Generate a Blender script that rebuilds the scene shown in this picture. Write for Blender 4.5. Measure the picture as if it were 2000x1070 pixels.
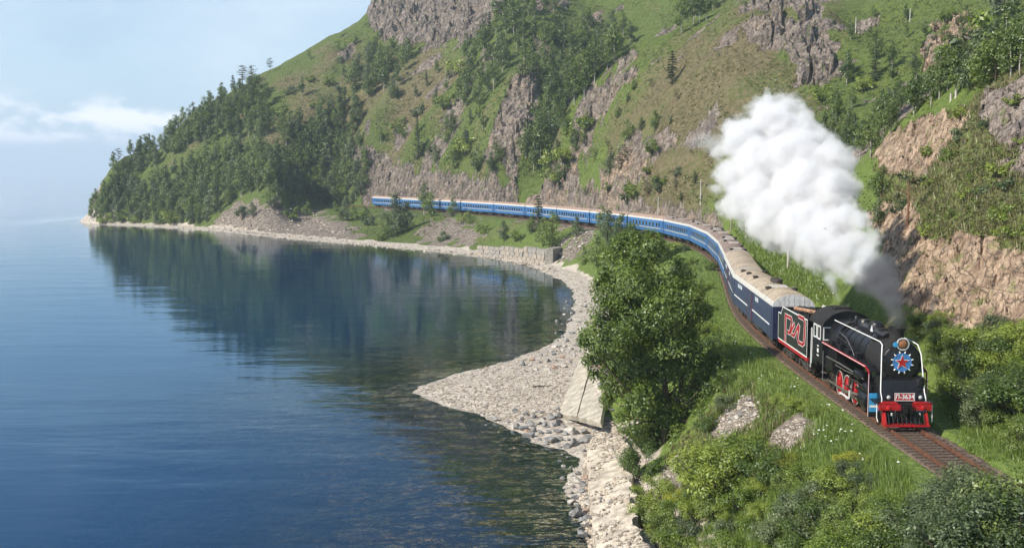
import bpy, math, random
import numpy as np
from mathutils import Vector, Matrix, Quaternion

random.seed(11)
rng = np.random.default_rng(11)
scene = bpy.context.scene
for ob in list(bpy.data.objects):
    bpy.data.objects.remove(ob)
COL = scene.collection

# ------------------------------------------------------------------ camera, sky, sun, exposure
CAM_Z = 22.0                      # metres above the lake
FPX = 2200.0                      # focal length in photo pixels (photo is 2000 px wide)
PITCH = math.atan(200.0 / FPX)
cam = bpy.data.cameras.new('camera')
cam.sensor_width = 36.0
cam.lens = 36.0 * FPX / 2000.0
cam.clip_start = 0.5
cam.clip_end = 30000.0
cam_ob = bpy.data.objects.new('camera', cam)
cam_ob.location = (0, 0, CAM_Z)
cam_ob.rotation_euler = (math.pi / 2 - PITCH, 0, 0)
COL.objects.link(cam_ob)
scene.camera = cam_ob

SUN = Vector((-0.69, -0.35, 0.64)).normalized()      # direction towards the sun
sun_el = math.asin(SUN.z)
sun_az = math.atan2(SUN.x, SUN.y)                    # clockwise from +Y

world = bpy.data.worlds.new('World')
scene.world = world
world.use_nodes = True
wn = world.node_tree.nodes
wl = world.node_tree.links
wn.clear()
w_out = wn.new('ShaderNodeOutputWorld')
w_bg = wn.new('ShaderNodeBackground')
w_sky = wn.new('ShaderNodeTexSky')
w_sky.sky_type = 'NISHITA'
w_sky.sun_disc = False
w_sky.sun_elevation = sun_el
w_sky.sun_rotation = sun_az
w_sky.altitude = 450
w_sky.air_density = 1.0
w_sky.dust_density = 0.6
w_sky.ozone_density = 2.6
w_bg.inputs['Strength'].default_value = 0.125
# broken cloud all round the sky: thin veil above, small cumulus in a band over the horizon
w_tc = wn.new('ShaderNodeTexCoord')
w_sep = wn.new('ShaderNodeSeparateXYZ')
wl.new(w_tc.outputs['Generated'], w_sep.inputs[0])


def w_math(op, a, b=None):
    n = wn.new('ShaderNodeMath')
    n.operation = op
    for i, v in enumerate((a, b)):
        if v is None:
            continue
        if isinstance(v, (int, float)):
            n.inputs[i].default_value = v
        else:
            wl.new(v, n.inputs[i])
    return n.outputs[0]


def w_noise(sx, sy, sz, scale, detail, loc):
    mp = wn.new('ShaderNodeMapping')
    mp.inputs['Scale'].default_value = (sx, sy, sz)
    mp.inputs['Location'].default_value = loc
    wl.new(w_tc.outputs['Generated'], mp.inputs[0])
    nz = wn.new('ShaderNodeTexNoise')
    nz.inputs['Scale'].default_value = scale
    nz.inputs['Detail'].default_value = detail
    nz.inputs['Roughness'].default_value = 0.55
    wl.new(mp.outputs[0], nz.inputs['Vector'])
    return nz.outputs['Fac']


def w_range(v, a, b, c=0.0, d=1.0):
    n = wn.new('ShaderNodeMapRange')
    n.interpolation_type = 'SMOOTHSTEP'
    wl.new(v, n.inputs[0])
    for i, q in enumerate((a, b, c, d)):
        n.inputs[i + 1].default_value = q
    return n.outputs[0]


veil = w_math('MULTIPLY', w_math('MULTIPLY', w_range(w_noise(1, 1, 2.2, 2.6, 5, (0.3, 0.1, 0.2)), 0.36, 0.66), 0.72), w_range(w_sep.outputs['Z'], 0.42, 0.12, 0.25, 1.0))
cum = w_range(w_noise(1, 1, 2.2, 12.0, 6, (1.32, 0.4, 0.03)), 0.44, 0.56)
band = w_math('MULTIPLY', w_range(w_sep.outputs['Z'], 0.018, 0.028), w_range(w_sep.outputs['Z'], 0.070, 0.040))
cum = w_math('MULTIPLY', w_math('MULTIPLY', cum, band), 0.95)
low = w_math('MULTIPLY', w_range(w_sep.outputs['Z'], 0.22, 0.0), 0.55)


def w_mix(fac, a, col):
    m = wn.new('ShaderNodeMix')
    m.data_type = 'RGBA'
    wl.new(fac, m.inputs['Factor'])
    wl.new(a, m.inputs['A'])
    m.inputs['B'].default_value = col
    return m.outputs['Result']


c = w_mix(low, w_sky.outputs[0], (3.5, 5.1, 6.7, 1))
c = w_mix(veil, c, (5.6, 6.5, 7.3, 1))
c = w_mix(cum, c, (11.5, 10.9, 10.6, 1))
wl.new(c, w_bg.inputs['Color'])
wl.new(w_bg.outputs[0], w_out.inputs['Surface'])

sun_l = bpy.data.lights.new('sun', 'SUN')
sun_l.energy = 5.0
sun_l.angle = math.radians(0.53)
sun_l.color = (1.0, 0.92, 0.79)
sun_o = bpy.data.objects.new('sun', sun_l)
sun_o.rotation_euler = SUN.to_track_quat('Z', 'Y').to_euler()
sun_o.location = (-100, -40, 120)
COL.objects.link(sun_o)

scene.view_settings.view_transform = 'Standard'
scene.view_settings.look = 'None'
scene.view_settings.exposure = 0.3
scene.view_settings.gamma = 1.0
scene.view_settings.use_curve_mapping = False
scene.render.engine = 'CYCLES'
cy = scene.cycles
cy.use_denoising = True
cy.use_adaptive_sampling = True
cy.adaptive_threshold = 0.03
cy.adaptive_min_samples = 16
cy.max_bounces = 10
cy.diffuse_bounces = 2
cy.glossy_bounces = 2
cy.transmission_bounces = 4
cy.transparent_max_bounces = 12
cy.volume_bounces = 6
cy.volume_step_rate = 1.0
cy.caustics_reflective = False
cy.caustics_refractive = False
cy.sample_clamp_indirect = 6.0


# ------------------------------------------------------------------ pixel <-> place helpers
CT, ST = math.cos(PITCH), math.sin(PITCH)


def ray(px, py):
    u = (np.asarray(px, float) - 1000) / FPX
    v = (535 - np.asarray(py, float)) / FPX
    return u, CT + v * ST, -ST + v * CT


def at(px, py, Y):
    a, b, c_ = ray(px, py)
    t = Y / b
    return (float(a * t), float(Y), float(CAM_Z + c_ * t))


def on_z(px, py, z=0.0):
    a, b, c_ = ray(px, py)
    t = (z - CAM_Z) / c_
    return (float(a * t), float(b * t), z)


def project(x, y, z):
    dz = z - CAM_Z
    d = y * CT - dz * ST
    v = y * ST + dz * CT
    return 1000 + FPX * x / d, 535 - FPX * v / d


# ------------------------------------------------------------------ numpy noise
def _h(ix, iy, iz, s):
    n = (ix.astype(np.int32).view(np.uint32) * np.uint32(374761393) + iy.astype(np.int32).view(np.uint32) * np.uint32(668265263)
         + iz.astype(np.int32).view(np.uint32) * np.uint32(2147483647) + np.uint32((s * 974711) & 0xFFFFFFFF))
    n = (n ^ (n >> np.uint32(13))) * np.uint32(1274126177)
    n = (n ^ (n >> np.uint32(16))) * np.uint32(2246822519)
    return ((n ^ (n >> np.uint32(15))) & np.uint32(0xFFFFFF)).astype(np.float32) / np.float32(0xFFFFFF)


def vnoise(x, y, z=None, s=0):
    x = np.asarray(x, float); y = np.asarray(y, float)
    if z is None:
        ix, iy = np.floor(x), np.floor(y)
        fx, fy = x - ix, y - iy
        fx = fx * fx * (3 - 2 * fx); fy = fy * fy * (3 - 2 * fy)
        o = np.zeros_like(ix)
        a = _h(ix, iy, o, s) * (1 - fx) + _h(ix + 1, iy, o, s) * fx
        b = _h(ix, iy + 1, o, s) * (1 - fx) + _h(ix + 1, iy + 1, o, s) * fx
        return (a * (1 - fy) + b * fy) * 2 - 1
    z = np.asarray(z, float)
    ix, iy, iz = np.floor(x), np.floor(y), np.floor(z)
    fx, fy, fz = x - ix, y - iy, z - iz
    fx = fx * fx * (3 - 2 * fx); fy = fy * fy * (3 - 2 * fy); fz = fz * fz * (3 - 2 * fz)
    r = 0
    for a in (0, 1):
        for b in (0, 1):
            for c_ in (0, 1):
                w = (fx if a else 1 - fx) * (fy if b else 1 - fy) * (fz if c_ else 1 - fz)
                r = r + w * _h(ix + a, iy + b, iz + c_, s)
    return r * 2 - 1


def fbm(x, y, z=None, s=0, o=4):
    r, a, f = 0, 0.5, 1.0
    for k in range(o):
        r = r + a * vnoise(x * f, y * f, None if z is None else z * f, s + k * 17)
        a *= 0.5; f *= 2.03
    return r


def worley(x, y, z, s=0):
    ix, iy, iz = np.floor(x), np.floor(y), np.floor(z)
    f1 = np.full(x.shape, 9.0); f2 = np.full(x.shape, 9.0); cid = np.zeros(x.shape)
    for a in (-1, 0, 1):
        for b in (-1, 0, 1):
            for c_ in (-1, 0, 1):
                jx, jy, jz = ix + a, iy + b, iz + c_
                d = np.sqrt((jx + _h(jx, jy, jz, s) - x) ** 2 + (jy + _h(jx, jy, jz, s + 1) - y) ** 2 + (jz + _h(jx, jy, jz, s + 2) - z) ** 2)
                n = d < f1
                f2 = np.where(n, f1, np.minimum(f2, d))
                cid = np.where(n, _h(jx, jy, jz, s + 3), cid)
                f1 = np.where(n, d, f1)
    return f1, f2, cid


def sstep(a, b, x):
    t = np.clip((x - a) / (b - a), 0, 1)
    return t * t * (3 - 2 * t)


def in_poly(px, py, poly):
    r = np.zeros(np.shape(px), bool)
    n = len(poly)
    for i in range(n):
        x0, y0 = poly[i]; x1, y1 = poly[(i + 1) % n]
        if y0 == y1:
            continue
        c_ = ((y0 > py) != (y1 > py)) & (px < (x1 - x0) * (py - y0) / (y1 - y0) + x0)
        r ^= c_
    return r


def seg_dist(x, y, P):
    """distance to polyline P, and signed side (+ = right of travel), and nearest arc parameter"""
    best = np.full(x.shape, 1e18); side = np.zeros(x.shape); arc = np.zeros(x.shape)
    s0 = 0.0
    for i in range(len(P) - 1):
        ax, ay = P[i]; bx, by = P[i + 1]
        dx, dy = bx - ax, by - ay
        L2 = dx * dx + dy * dy
        t = np.clip(((x - ax) * dx + (y - ay) * dy) / L2, 0, 1)
        qx, qy = x - ax - t * dx, y - ay - t * dy
        d = qx * qx + qy * qy
        m = d < best
        best = np.where(m, d, best)
        side = np.where(m, np.sign(dy * (x - ax) - dx * (y - ay)), side)
        arc = np.where(m, s0 + t * math.sqrt(L2), arc)
        s0 += math.sqrt(L2)
    return np.sqrt(best), side, arc


# ------------------------------------------------------------------ materials
def new_mat(name):
    m = bpy.data.materials.new(name)
    m.use_nodes = True
    m.node_tree.nodes.clear()
    return m


class NT:
    def __init__(self, m):
        self.n = m.node_tree.nodes
        self.l = m.node_tree.links

    def add(self, t, **kw):
        n = self.n.new(t)
        for k, v in kw.items():
            setattr(n, k, v)
        return n

    def set(self, sock, v):
        if isinstance(v, bpy.types.NodeSocket):
            self.l.new(v, sock)
        elif isinstance(v, (tuple, list)) and len(v) == 3 and sock.type == 'RGBA':
            sock.default_value = (*v, 1)
        else:
            sock.default_value = v

    def math(self, op, a, b=0.0, clamp=False):
        n = self.add('ShaderNodeMath', operation=op, use_clamp=clamp)
        self.set(n.inputs[0], a); self.set(n.inputs[1], b)
        return n.outputs[0]

    def rng(self, v, a, b, c_=0.0, d=1.0):
        n = self.add('ShaderNodeMapRange', interpolation_type='SMOOTHSTEP')
        for i, q in enumerate((v, a, b, c_, d)):
            self.set(n.inputs[i], q)
        return n.outputs[0]

    def mix(self, f, a, b):
        n = self.add('ShaderNodeMix', data_type='RGBA')
        self.set(n.inputs['Factor'], f); self.set(n.inputs['A'], a); self.set(n.inputs['B'], b)
        return n.outputs['Result']

    def coord(self, kind='Object', scale=None):
        o = self.add('ShaderNodeTexCoord').outputs[kind]
        if scale is not None:
            mp = self.add('ShaderNodeMapping')
            mp.inputs['Scale'].default_value = scale
            self.l.new(o, mp.inputs[0])
            o = mp.outputs[0]
        return o

    def noise(self, vec, scale, detail=4, rough=0.55):
        n = self.add('ShaderNodeTexNoise')
        if vec is not None:
            self.l.new(vec, n.inputs['Vector'])
        n.inputs['Scale'].default_value = scale
        n.inputs['Detail'].default_value = detail
        n.inputs['Roughness'].default_value = rough
        return n.outputs['Fac']

    def voro(self, vec, scale, feature='F1', out='Distance'):
        n = self.add('ShaderNodeTexVoronoi', feature=feature)
        self.l.new(vec, n.inputs['Vector'])
        n.inputs['Scale'].default_value = scale
        return n.outputs[out]

    def attr(self, name):
        return self.add('ShaderNodeAttribute', attribute_name=name).outputs['Fac']

    def bump(self, h, strength=0.3, dist=0.1, normal=None):
        n = self.add('ShaderNodeBump')
        self.set(n.inputs['Height'], h)
        n.inputs['Strength'].default_value = strength
        n.inputs['Distance'].default_value = dist
        if normal is not None:
            self.l.new(normal, n.inputs['Normal'])
        return n.outputs[0]

    def bsdf(self, col, rough=0.6, metal=0.0, normal=None, spec=0.5, out=True):
        p = self.add('ShaderNodeBsdfPrincipled')
        self.set(p.inputs['Base Color'], col)
        self.set(p.inputs['Roughness'], rough)
        self.set(p.inputs['Metallic'], metal)
        p.inputs['Specular IOR Level'].default_value = spec
        if normal is not None:
            self.l.new(normal, p.inputs['Normal'])
        if out:
            self.out(p.outputs[0])
        return p

    def out(self, s, vol=None):
        o = self.add('ShaderNodeOutputMaterial')
        if s is not None:
            self.l.new(s, o.inputs['Surface'])
        if vol is not None:
            self.l.new(vol, o.inputs['Volume'])


_mats = {}


def paint(name, col, rough=0.5, metal=0.0, var=0.25, scale=2.5, dirt=(0.10, 0.08, 0.06), dirt_amt=0.25, bump=0.0, bscale=30.0, spec=0.5, groove=0.0):
    """painted / metal / stone surface with mottling and grime"""
    if name in _mats:
        return _mats[name]
    m = new_mat(name); t = NT(m)
    co = t.coord('Object')
    n1 = t.noise(co, scale, 6, 0.6)
    n2 = t.noise(co, scale * 4.3, 5, 0.65)
    dark = tuple(x * (1 - var) for x in col)
    lite = tuple(min(1, x * (1 + var)) for x in col)
    c0 = t.mix(t.rng(n1, 0.3, 0.7), dark, lite)
    c1 = t.mix(t.math('MULTIPLY', t.rng(n2, 0.5, 0.75), dirt_amt), c0, dirt)
    nrm = None
    if groove > 0:
        w = t.add('ShaderNodeTexWave', wave_type='BANDS', bands_direction='Z')
        w.inputs['Scale'].default_value = groove
        t.l.new(co, w.inputs['Vector'])
        nrm = t.bump(w.outputs['Fac'], 0.6, 0.03)
    if bump > 0:
        nrm = t.bump(t.noise(co, bscale, 5, 0.6), bump, 0.05, nrm)
    t.bsdf(c1, t.math('ADD', t.math('MULTIPLY', n2, 0.25), rough - 0.12), metal, nrm, spec)
    _mats[name] = m
    return m


# ------------------------------------------------------------------ mesh helpers
class MB:
    def __init__(self):
        self.v = []; self.f = []

    def add(self, vs, fs):
        o = len(self.v)
        self.v.extend([tuple(p) for p in vs])
        self.f.extend([tuple(i + o for i in q) for q in fs])
        return self

    def box(self, x0, x1, y0, y1, z0, z1):
        return self.add([(x0, y0, z0), (x1, y0, z0), (x1, y1, z0), (x0, y1, z0), (x0, y0, z1), (x1, y0, z1), (x1, y1, z1), (x0, y1, z1)],
                        [(0, 3, 2, 1), (4, 5, 6, 7), (0, 1, 5, 4), (1, 2, 6, 5), (2, 3, 7, 6), (3, 0, 4, 7)])

    def prism(self, pts, axis, a, b):
        n = len(pts)
        area = sum(pts[i][0] * pts[(i + 1) % n][1] - pts[(i + 1) % n][0] * pts[i][1] for i in range(n))
        if area < 0:
            pts = pts[::-1]
        def mk(p, h):
            return {'x': (h, p[0], p[1]), 'y': (p[0], h, p[1]), 'z': (p[0], p[1], h)}[axis]
        vs = [mk(p, a) for p in pts] + [mk(p, b) for p in pts]
        fs = [tuple(range(n))[::-1], tuple(range(n, 2 * n))] + [(i, (i + 1) % n, n + (i + 1) % n, n + i) for i in range(n)]
        flip = (b < a) != (axis == 'y')
        if flip:
            fs = [q[::-1] for q in fs]
        return self.add(vs, fs)

    def cyl(self, p0, p1, r0, r1=None, seg=16, caps=True):
        r1 = r0 if r1 is None else r1
        return self.tube([p0, p1], [r0, r1], seg, caps)

    def tube(self, pts, r, seg=8, caps=True):
        pts = [Vector(p) for p in pts]
        n = len(pts)
        rs = r if isinstance(r, (list, tuple)) else [r] * n
        vs = []; fs = []
        up = None
        for i, p in enumerate(pts):
            d = (pts[min(i + 1, n - 1)] - pts[max(i - 1, 0)])
            if d.length < 1e-9:
                d = Vector((0, 0, 1))
            d.normalize()
            if up is None:
                up = d.orthogonal().normalized()
            up = (up - d * up.dot(d))
            up = up.normalized() if up.length > 1e-6 else d.orthogonal().normalized()
            sd = d.cross(up)
            for k in range(seg):
                a = 2 * math.pi * k / seg
                vs.append(p + (up * math.cos(a) + sd * math.sin(a)) * rs[i])
        for i in range(n - 1):
            for k in range(seg):
                k2 = (k + 1) % seg
                fs.append((i * seg + k, i * seg + k2, (i + 1) * seg + k2, (i + 1) * seg + k))
        if caps:
            fs.append(tuple(range(seg))[::-1])
            fs.append(tuple(range((n - 1) * seg, n * seg)))
        return self.add(vs, fs)

    def ring(self, prof, c, axis='z', seg=24):
        """closed ring profile, no end caps"""
        return self.lathe(prof + [prof[0]], c, axis, seg, False)

    def lathe(self, prof, c, axis='z', seg=24, caps=True):
        """profile of (radius, height) about an axis through c"""
        vs = []; fs = []
        for r, h in prof:
            for k in range(seg):
                a = 2 * math.pi * k / seg
                u, w = r * math.cos(a), r * math.sin(a)
                vs.append({'z': (c[0] + u, c[1] + w, c[2] + h), 'x': (c[0] + h, c[1] + u, c[2] + w), 'y': (c[0] + w, c[1] + h, c[2] + u)}[axis])
        n = len(prof)
        for i in range(n - 1):
            for k in range(seg):
                k2 = (k + 1) % seg
                fs.append((i * seg + k, i * seg + k2, (i + 1) * seg + k2, (i + 1) * seg + k))
        if caps:
            fs.append(tuple(range(seg))[::-1]); fs.append(tuple(range((n - 1) * seg, n * seg)))
        return self.add(vs, fs)

    def mesh(self, name, mat=None, smooth=True, ang=38):
        me = bpy.data.meshes.new(name)
        me.from_pydata(self.v, [], self.f)
        if mat is not None:
            me.materials.append(mat)
        if smooth:
            me.shade_smooth()
            me.set_sharp_from_angle(angle=math.radians(ang))
        me.update()
        return me


def np_mesh(name, verts, quads, mat=None, smooth=False, attrs=None):
    """fast mesh from numpy arrays; quads (n,4) or (n,3)"""
    me = bpy.data.meshes.new(name)
    nv, nf, k = len(verts), len(quads), quads.shape[1]
    me.vertices.add(nv)
    me.vertices.foreach_set('co', np.ascontiguousarray(verts, np.float32).ravel())
    me.loops.add(nf * k)
    me.loops.foreach_set('vertex_index', np.ascontiguousarray(quads, np.int32).ravel())
    me.polygons.add(nf)
    me.polygons.foreach_set('loop_start', np.arange(0, nf * k, k, dtype=np.int32))
    me.polygons.foreach_set('loop_total', np.full(nf, k, np.int32))
    me.polygons.foreach_set('use_smooth', np.full(nf, smooth, bool))
    for an, av in (attrs or {}).items():
        a = me.attributes.new(an, 'FLOAT', 'POINT')
        a.data.foreach_set('value', np.ascontiguousarray(av, np.float32).ravel())
    if mat is not None:
        me.materials.append(mat)
    me.update(calc_edges=True)
    me.validate()
    return me


def tag(o, label=None, cat=None, group=None, kind=None):
    for k, v in (('label', label), ('category', cat), ('group', group), ('kind', kind)):
        if v:
            o[k] = v
    return o


def obj(name, me, parent=None, loc=None, rot=None, scale=None):
    o = bpy.data.objects.new(name, me)
    COL.objects.link(o)
    if parent is not None:
        o.parent = parent
    if loc is not None:
        o.location = loc
    if rot is not None:
        o.rotation_euler = rot
    if scale is not None:
        o.scale = scale if isinstance(scale, (tuple, list)) else (scale,) * 3
    return o


def empty(name, loc=(0, 0, 0), rotz=0.0):
    o = bpy.data.objects.new(name, None)
    o.empty_display_size = 0.5
    COL.objects.link(o)
    o.location = loc
    o.rotation_euler = (0, 0, rotz)
    return o
# ================================================================== the railway line and the shore in plan
RAIL_Z = 8.5
TRK = [(22.2, 0), (21.5, 25), (20.9, 45), (20.75, 60), (20.9, 75), (21.3, 88), (22.5, 105), (25.2, 124), (29.3, 150), (32.6, 178), (33.8, 203),
       (32.6, 226), (28.0, 251), (16.2, 291), (8.1, 315.5), (-1.8, 340.6), (-14.1, 365.7), (-49.8, 428), (-70, 455), (-98, 470), (-134, 479), (-163, 488), (-176, 506), (-165, 545), (-140, 600)]


def resample(P, step):
    P = np.array(P, float)
    out = []
    n = len(P)
    for i in range(n - 1):
        p0, p1, p2, p3 = P[max(i - 1, 0)], P[i], P[i + 1], P[min(i + 2, n - 1)]
        for t in np.linspace(0, 1, 24, endpoint=False):
            out.append(0.5 * (2 * p1 + (p2 - p0) * t + (2 * p0 - 5 * p1 + 4 * p2 - p3) * t * t + (3 * p1 - p0 - 3 * p2 + p3) * t ** 3))
    out.append(P[-1])
    out = np.array(out)
    for _ in range(60):                               # relax to railway-like curvature
        out[1:-1] = 0.25 * out[:-2] + 0.5 * out[1:-1] + 0.25 * out[2:]
    d = np.concatenate([[0], np.cumsum(np.hypot(*np.diff(out, axis=0).T))])
    s = np.arange(0, d[-1], step)
    return np.stack([np.interp(s, d, out[:, 0]), np.interp(s, d, out[:, 1])], 1)


TR = resample(TRK, 0.5)                               # 0.5 m steps


def track_at(s):
    i = s / 0.5
    k = int(max(0, min(len(TR) - 2, math.floor(i))))
    p = TR[k] + (TR[k + 1] - TR[k]) * (i - k)
    a = TR[max(k - 3, 0)]; b = TR[min(k + 4, len(TR) - 1)]
    d = (b - a) / np.hypot(*(b - a))
    return p, d


def track_s_of_y(y):
    return float(np.argmin(np.abs(TR[:800, 1] - y)) * 0.5)


SHORE_PX = [(1150, 1068), (1143, 1030), (1128, 985), (1118, 950), (1136, 905), (1110, 880), (1062, 868), (1000, 838), (940, 808), (875, 792), (812, 764), (830, 752), (880, 736),
            (960, 712), (1035, 690), (1085, 668), (1112, 645), (1120, 610), (1122, 580), (1108, 556), (1078, 538), (1040, 522), (1000, 512), (950, 503), (900, 497),
            (820, 489), (740, 481), (660, 475), (580, 468), (500, 460), (420, 452), (350, 447), (280, 443), (215, 440), (165, 437)]
SHORE = [(4.0, -40), (5.0, 10), (5.6, 40), (6.0, 55)] + [on_z(px, py)[:2] for px, py in SHORE_PX] + [(-192, 500), (-197, 540), (-190, 600), (-170, 690), (-140, 790), (-100, 980)]
LAND = SHORE + [(700, 980), (700, -40)]

# ------------------------------------------------------------------ hill heights: control points (pixel, distance) read off the photograph
HC = [  # headland
    (196, 372, 486), (212, 335, 489), (232, 310, 491),
    (250, 300, 488), (250, 375, 470), (330, 262, 498), (330, 350, 470), (400, 210, 510), (400, 300, 478), (460, 178, 520), (520, 142, 530), (520, 230, 492), (600, 97, 545), (600, 210, 488), (600, 300, 452),
    (660, 68, 552), (700, 46, 560), (725, 30, 566),
    # behind the far coaches
    (700, 290, 458), (700, 220, 482), (700, 130, 520), (780, 310, 432), (780, 220, 462), (780, 120, 505), (780, 40, 545), (850, 335, 402), (850, 270, 425), (850, 190, 455), (850, 85, 505), (850, 10, 535),
    (930, 345, 370), (930, 280, 392), (930, 180, 432), (930, 60, 488), (930, 0, 515), (1000, 340, 344), (985, 250, 370), (1010, 190, 388), (1030, 140, 404), (1000, 60, 452), (1000, 0, 480),
    # tree gully
    (1085, 300, 368), (1090, 230, 395), (1100, 160, 420), (1150, 80, 448), (1150, 0, 490), (1250, 40, 450), (1250, 0, 475), (1350, 10, 440),
    # spur in front of the gully, its crest and its face
    (1045, 345, 332), (1070, 315, 326), (1100, 272, 321), (1150, 222, 317), (1200, 152, 313), (1250, 108, 311), (1330, 68, 310), (1440, 4, 314),
    (1080, 395, 306), (1120, 350, 300), (1160, 370, 284), (1200, 370, 272), (1200, 300, 288), (1200, 225, 302), (1250, 390, 250), (1250, 250, 284), (1300, 402, 233), (1300, 330, 250), (1300, 250, 268), (1300, 150, 292),
    (1360, 410, 213), (1400, 395, 203), (1400, 300, 225), (1400, 200, 248), (1400, 100, 275), (1400, 40, 297),
    # slopes behind the plume
    (1450, 480, 172), (1470, 420, 188), (1500, 520, 146), (1500, 450, 172), (1500, 400, 190), (1500, 300, 216), (1500, 200, 240), (1500, 100, 262), (1500, 20, 284), (1560, 560, 122), (1600, 530, 124), (1600, 450, 150), (1600, 360, 172),
    (1640, 270, 198), (1600, 200, 226), (1590, 140, 244), (1620, 90, 252), (1600, 0, 275), (1680, 100, 282), (1680, 0, 310), (1650, 560, 108),
    # near bluff on the hill side
    (1740, 560, 90), (1740, 480, 96), (1720, 340, 119), (1700, 300, 127), (1730, 272, 126), (1760, 238, 124), (1800, 212, 120), (1850, 186, 115), (1920, 156, 107), (2000, 130, 100), (2120, 90, 96), (2300, 40, 96),
    (1800, 620, 80), (1800, 480, 87), (1800, 350, 103), (1850, 640, 75.5), (1850, 480, 82), (1850, 350, 93), (1850, 250, 104), (1930, 650, 70), (1930, 480, 78), (1930, 330, 88), (2000, 660, 66), (2000, 490, 73), (2000, 350, 81), (2000, 220, 92),
    (2150, 640, 60), (2150, 450, 68), (2150, 250, 82), (2400, 600, 52), (2400, 300, 66), (2400, 120, 82), (1900, 760, 63), (1960, 800, 58), (2060, 800, 52), (2200, 820, 46),
    # gully behind the bluff and the slope beyond it
    (1720, 300, 152), (1800, 250, 150), (1850, 210, 146), (2000, 165, 136), (1700, 240, 200), (1750, 170, 226), (1750, 60, 266), (1750, 0, 286), (1850, 125, 196), (1850, 50, 234), (1850, 0, 254), (2000, 70, 182), (2000, 0, 214), (2200, 60, 170), (2300, 0, 200),
]
HILL = [at(*q) for q in HC]
HILL += [on_z(230, 433, 1.2), on_z(300, 438, 1.2), on_z(380, 443, 1.2), on_z(440, 446, 1.2), on_z(520, 452, 1.2), at(470, 390, 398), at(540, 390, 400), at(600, 385, 405), at(400, 395, 425), at(330, 400, 440), at(650, 380, 425)]
HILL += [(-30, 600, 152), (20, 600, 198), (90, 610, 225), (200, 560, 215), (300, 480, 190), (130, 440, 125), (200, 360, 118), (300, 300, 120), (160, 250, 78), (260, 180, 80), (200, 120, 70), (150, 60, 55), (80, 30, 30), (50, 10, 20),
         (400, 100, 100), (500, 500, 220), (0, 800, 235), (200, 800, 250), (-70, 720, 95), (-120, 620, 62), (-150, 560, 40), (-95, 600, 88), (450, 750, 240), (100, 520, 172), (40, 560, 170)]
for s_ in np.arange(0, 575, 14.0):                    # foot of the hill along the line
    p_, d_ = track_at(s_)
    if p_[0] < -84:
        break
    HILL.append((p_[0] + d_[1] * 4.5, p_[1] - d_[0] * 4.5, 8.1))
for q in SHORE[-6:]:
    HILL.append((q[0], q[1], 0.0))
HILL = np.array(HILL)
_c2 = 7.0 ** 2


def _phi(dx, dy):
    return np.sqrt(dx * dx + dy * dy + _c2)


_n = len(HILL)
_A = np.zeros((_n + 3, _n + 3))
_A[:_n, :_n] = _phi(HILL[:, None, 0] - HILL[None, :, 0], HILL[:, None, 1] - HILL[None, :, 1]) - np.eye(_n) * 0.35
_A[:_n, _n] = 1; _A[:_n, _n + 1:] = HILL[:, :2]
_A[_n, :_n] = 1; _A[_n + 1:, :_n] = HILL[:, :2].T
_w = np.linalg.solve(_A, np.concatenate([HILL[:, 2], [0, 0, 0]]))


def hill_z(x, y):
    r = _w[_n] + _w[_n + 1] * x + _w[_n + 2] * y
    for i in range(_n):
        r = r + _w[i] * _phi(x - HILL[i, 0], y - HILL[i, 1])
    return r


TRC = TR[::10]                                        # coarse copy for distance queries


def land_fields(x, y):
    ds, _, _ = seg_dist(x, y, SHORE)
    inside = in_poly(x, y, LAND)
    ds = np.where(inside, ds, -ds)
    dt, side, arc = seg_dist(x, y, TRC)
    return ds, dt * np.where(side == 0, 1, side)


def ground_z(x, y, ds, dt, hz_):
    # bank between beach and line
    a = np.abs(dt)
    g = np.maximum(ds + a, 8.0)
    bw = np.minimum(8.0, 0.24 * g)
    zb = 0.10 * bw
    t = np.clip((ds - bw) / np.maximum(g - 4.2 - bw, 2.0), 0, 1)
    bank = np.where(ds < bw, 0.10 * ds, zb + (8.05 - zb) * (0.55 * t ** 0.8 + 0.45 * t * t * (3 - 2 * t)))
    # roughness of the bank
    bank = bank + sstep(0.05, 0.3, t) * sstep(1.0, 0.8, t) * (fbm(x / 9, y / 9, s=3) * 1.3 + fbm(x / 2.3, y / 2.3, s=4) * 0.35)
    hill = np.maximum(hz_, 7.7) + sstep(8, 25, dt) * (fbm(x / 26, y / 26, s=5) * 3.2 + fbm(x / 7, y / 7, s=6) * 0.9 + fbm(x / 1.7, y / 1.7, s=8, o=3) * 0.18)
    s = sstep(3.4, 8.0, dt)
    land = np.where(dt > 0, 8.05 * (1 - s) + hill * s, bank)
    land = np.where(a < 3.2, 8.02 + 0.28 * sstep(1.2, 1.6, np.where(dt < 0, a, a - 0.7)), land)
    head = sstep(-78, -96, x)                          # wooded headland: the slope drops straight to the beach
    top = np.maximum(hz_ + fbm(x / 14, y / 14, s=7) * 2.0, 1.5)
    cl = sstep(-176, -160, x)                          # sheer at the point itself
    land = land * (1 - head) + np.minimum(top, np.where(ds < 7 * cl, 0.10 * ds, 0.7 * cl + (1.15 * cl + 1.9 * (1 - cl)) * (ds - 7 * cl))) * head
    # beyond the mapped end of the line round the headland
    d = np.maximum(-ds, 0)
    bed = -(0.045 * d + 0.0018 * d * d) + 0.12 * fbm(x / 3, y / 3, s=9) * sstep(0.5, 4, d)
    bed = np.maximum(bed, -16 - 0.02 * d)
    z = np.where(ds > 0, land, bed)
    # land never rises straight out of the lake faster than a steep cliff
    z = np.where(ds > 0, np.minimum(z, 0.15 + np.where(ds < 4, 0.9, 2.2) * ds), z)
    return z


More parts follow.
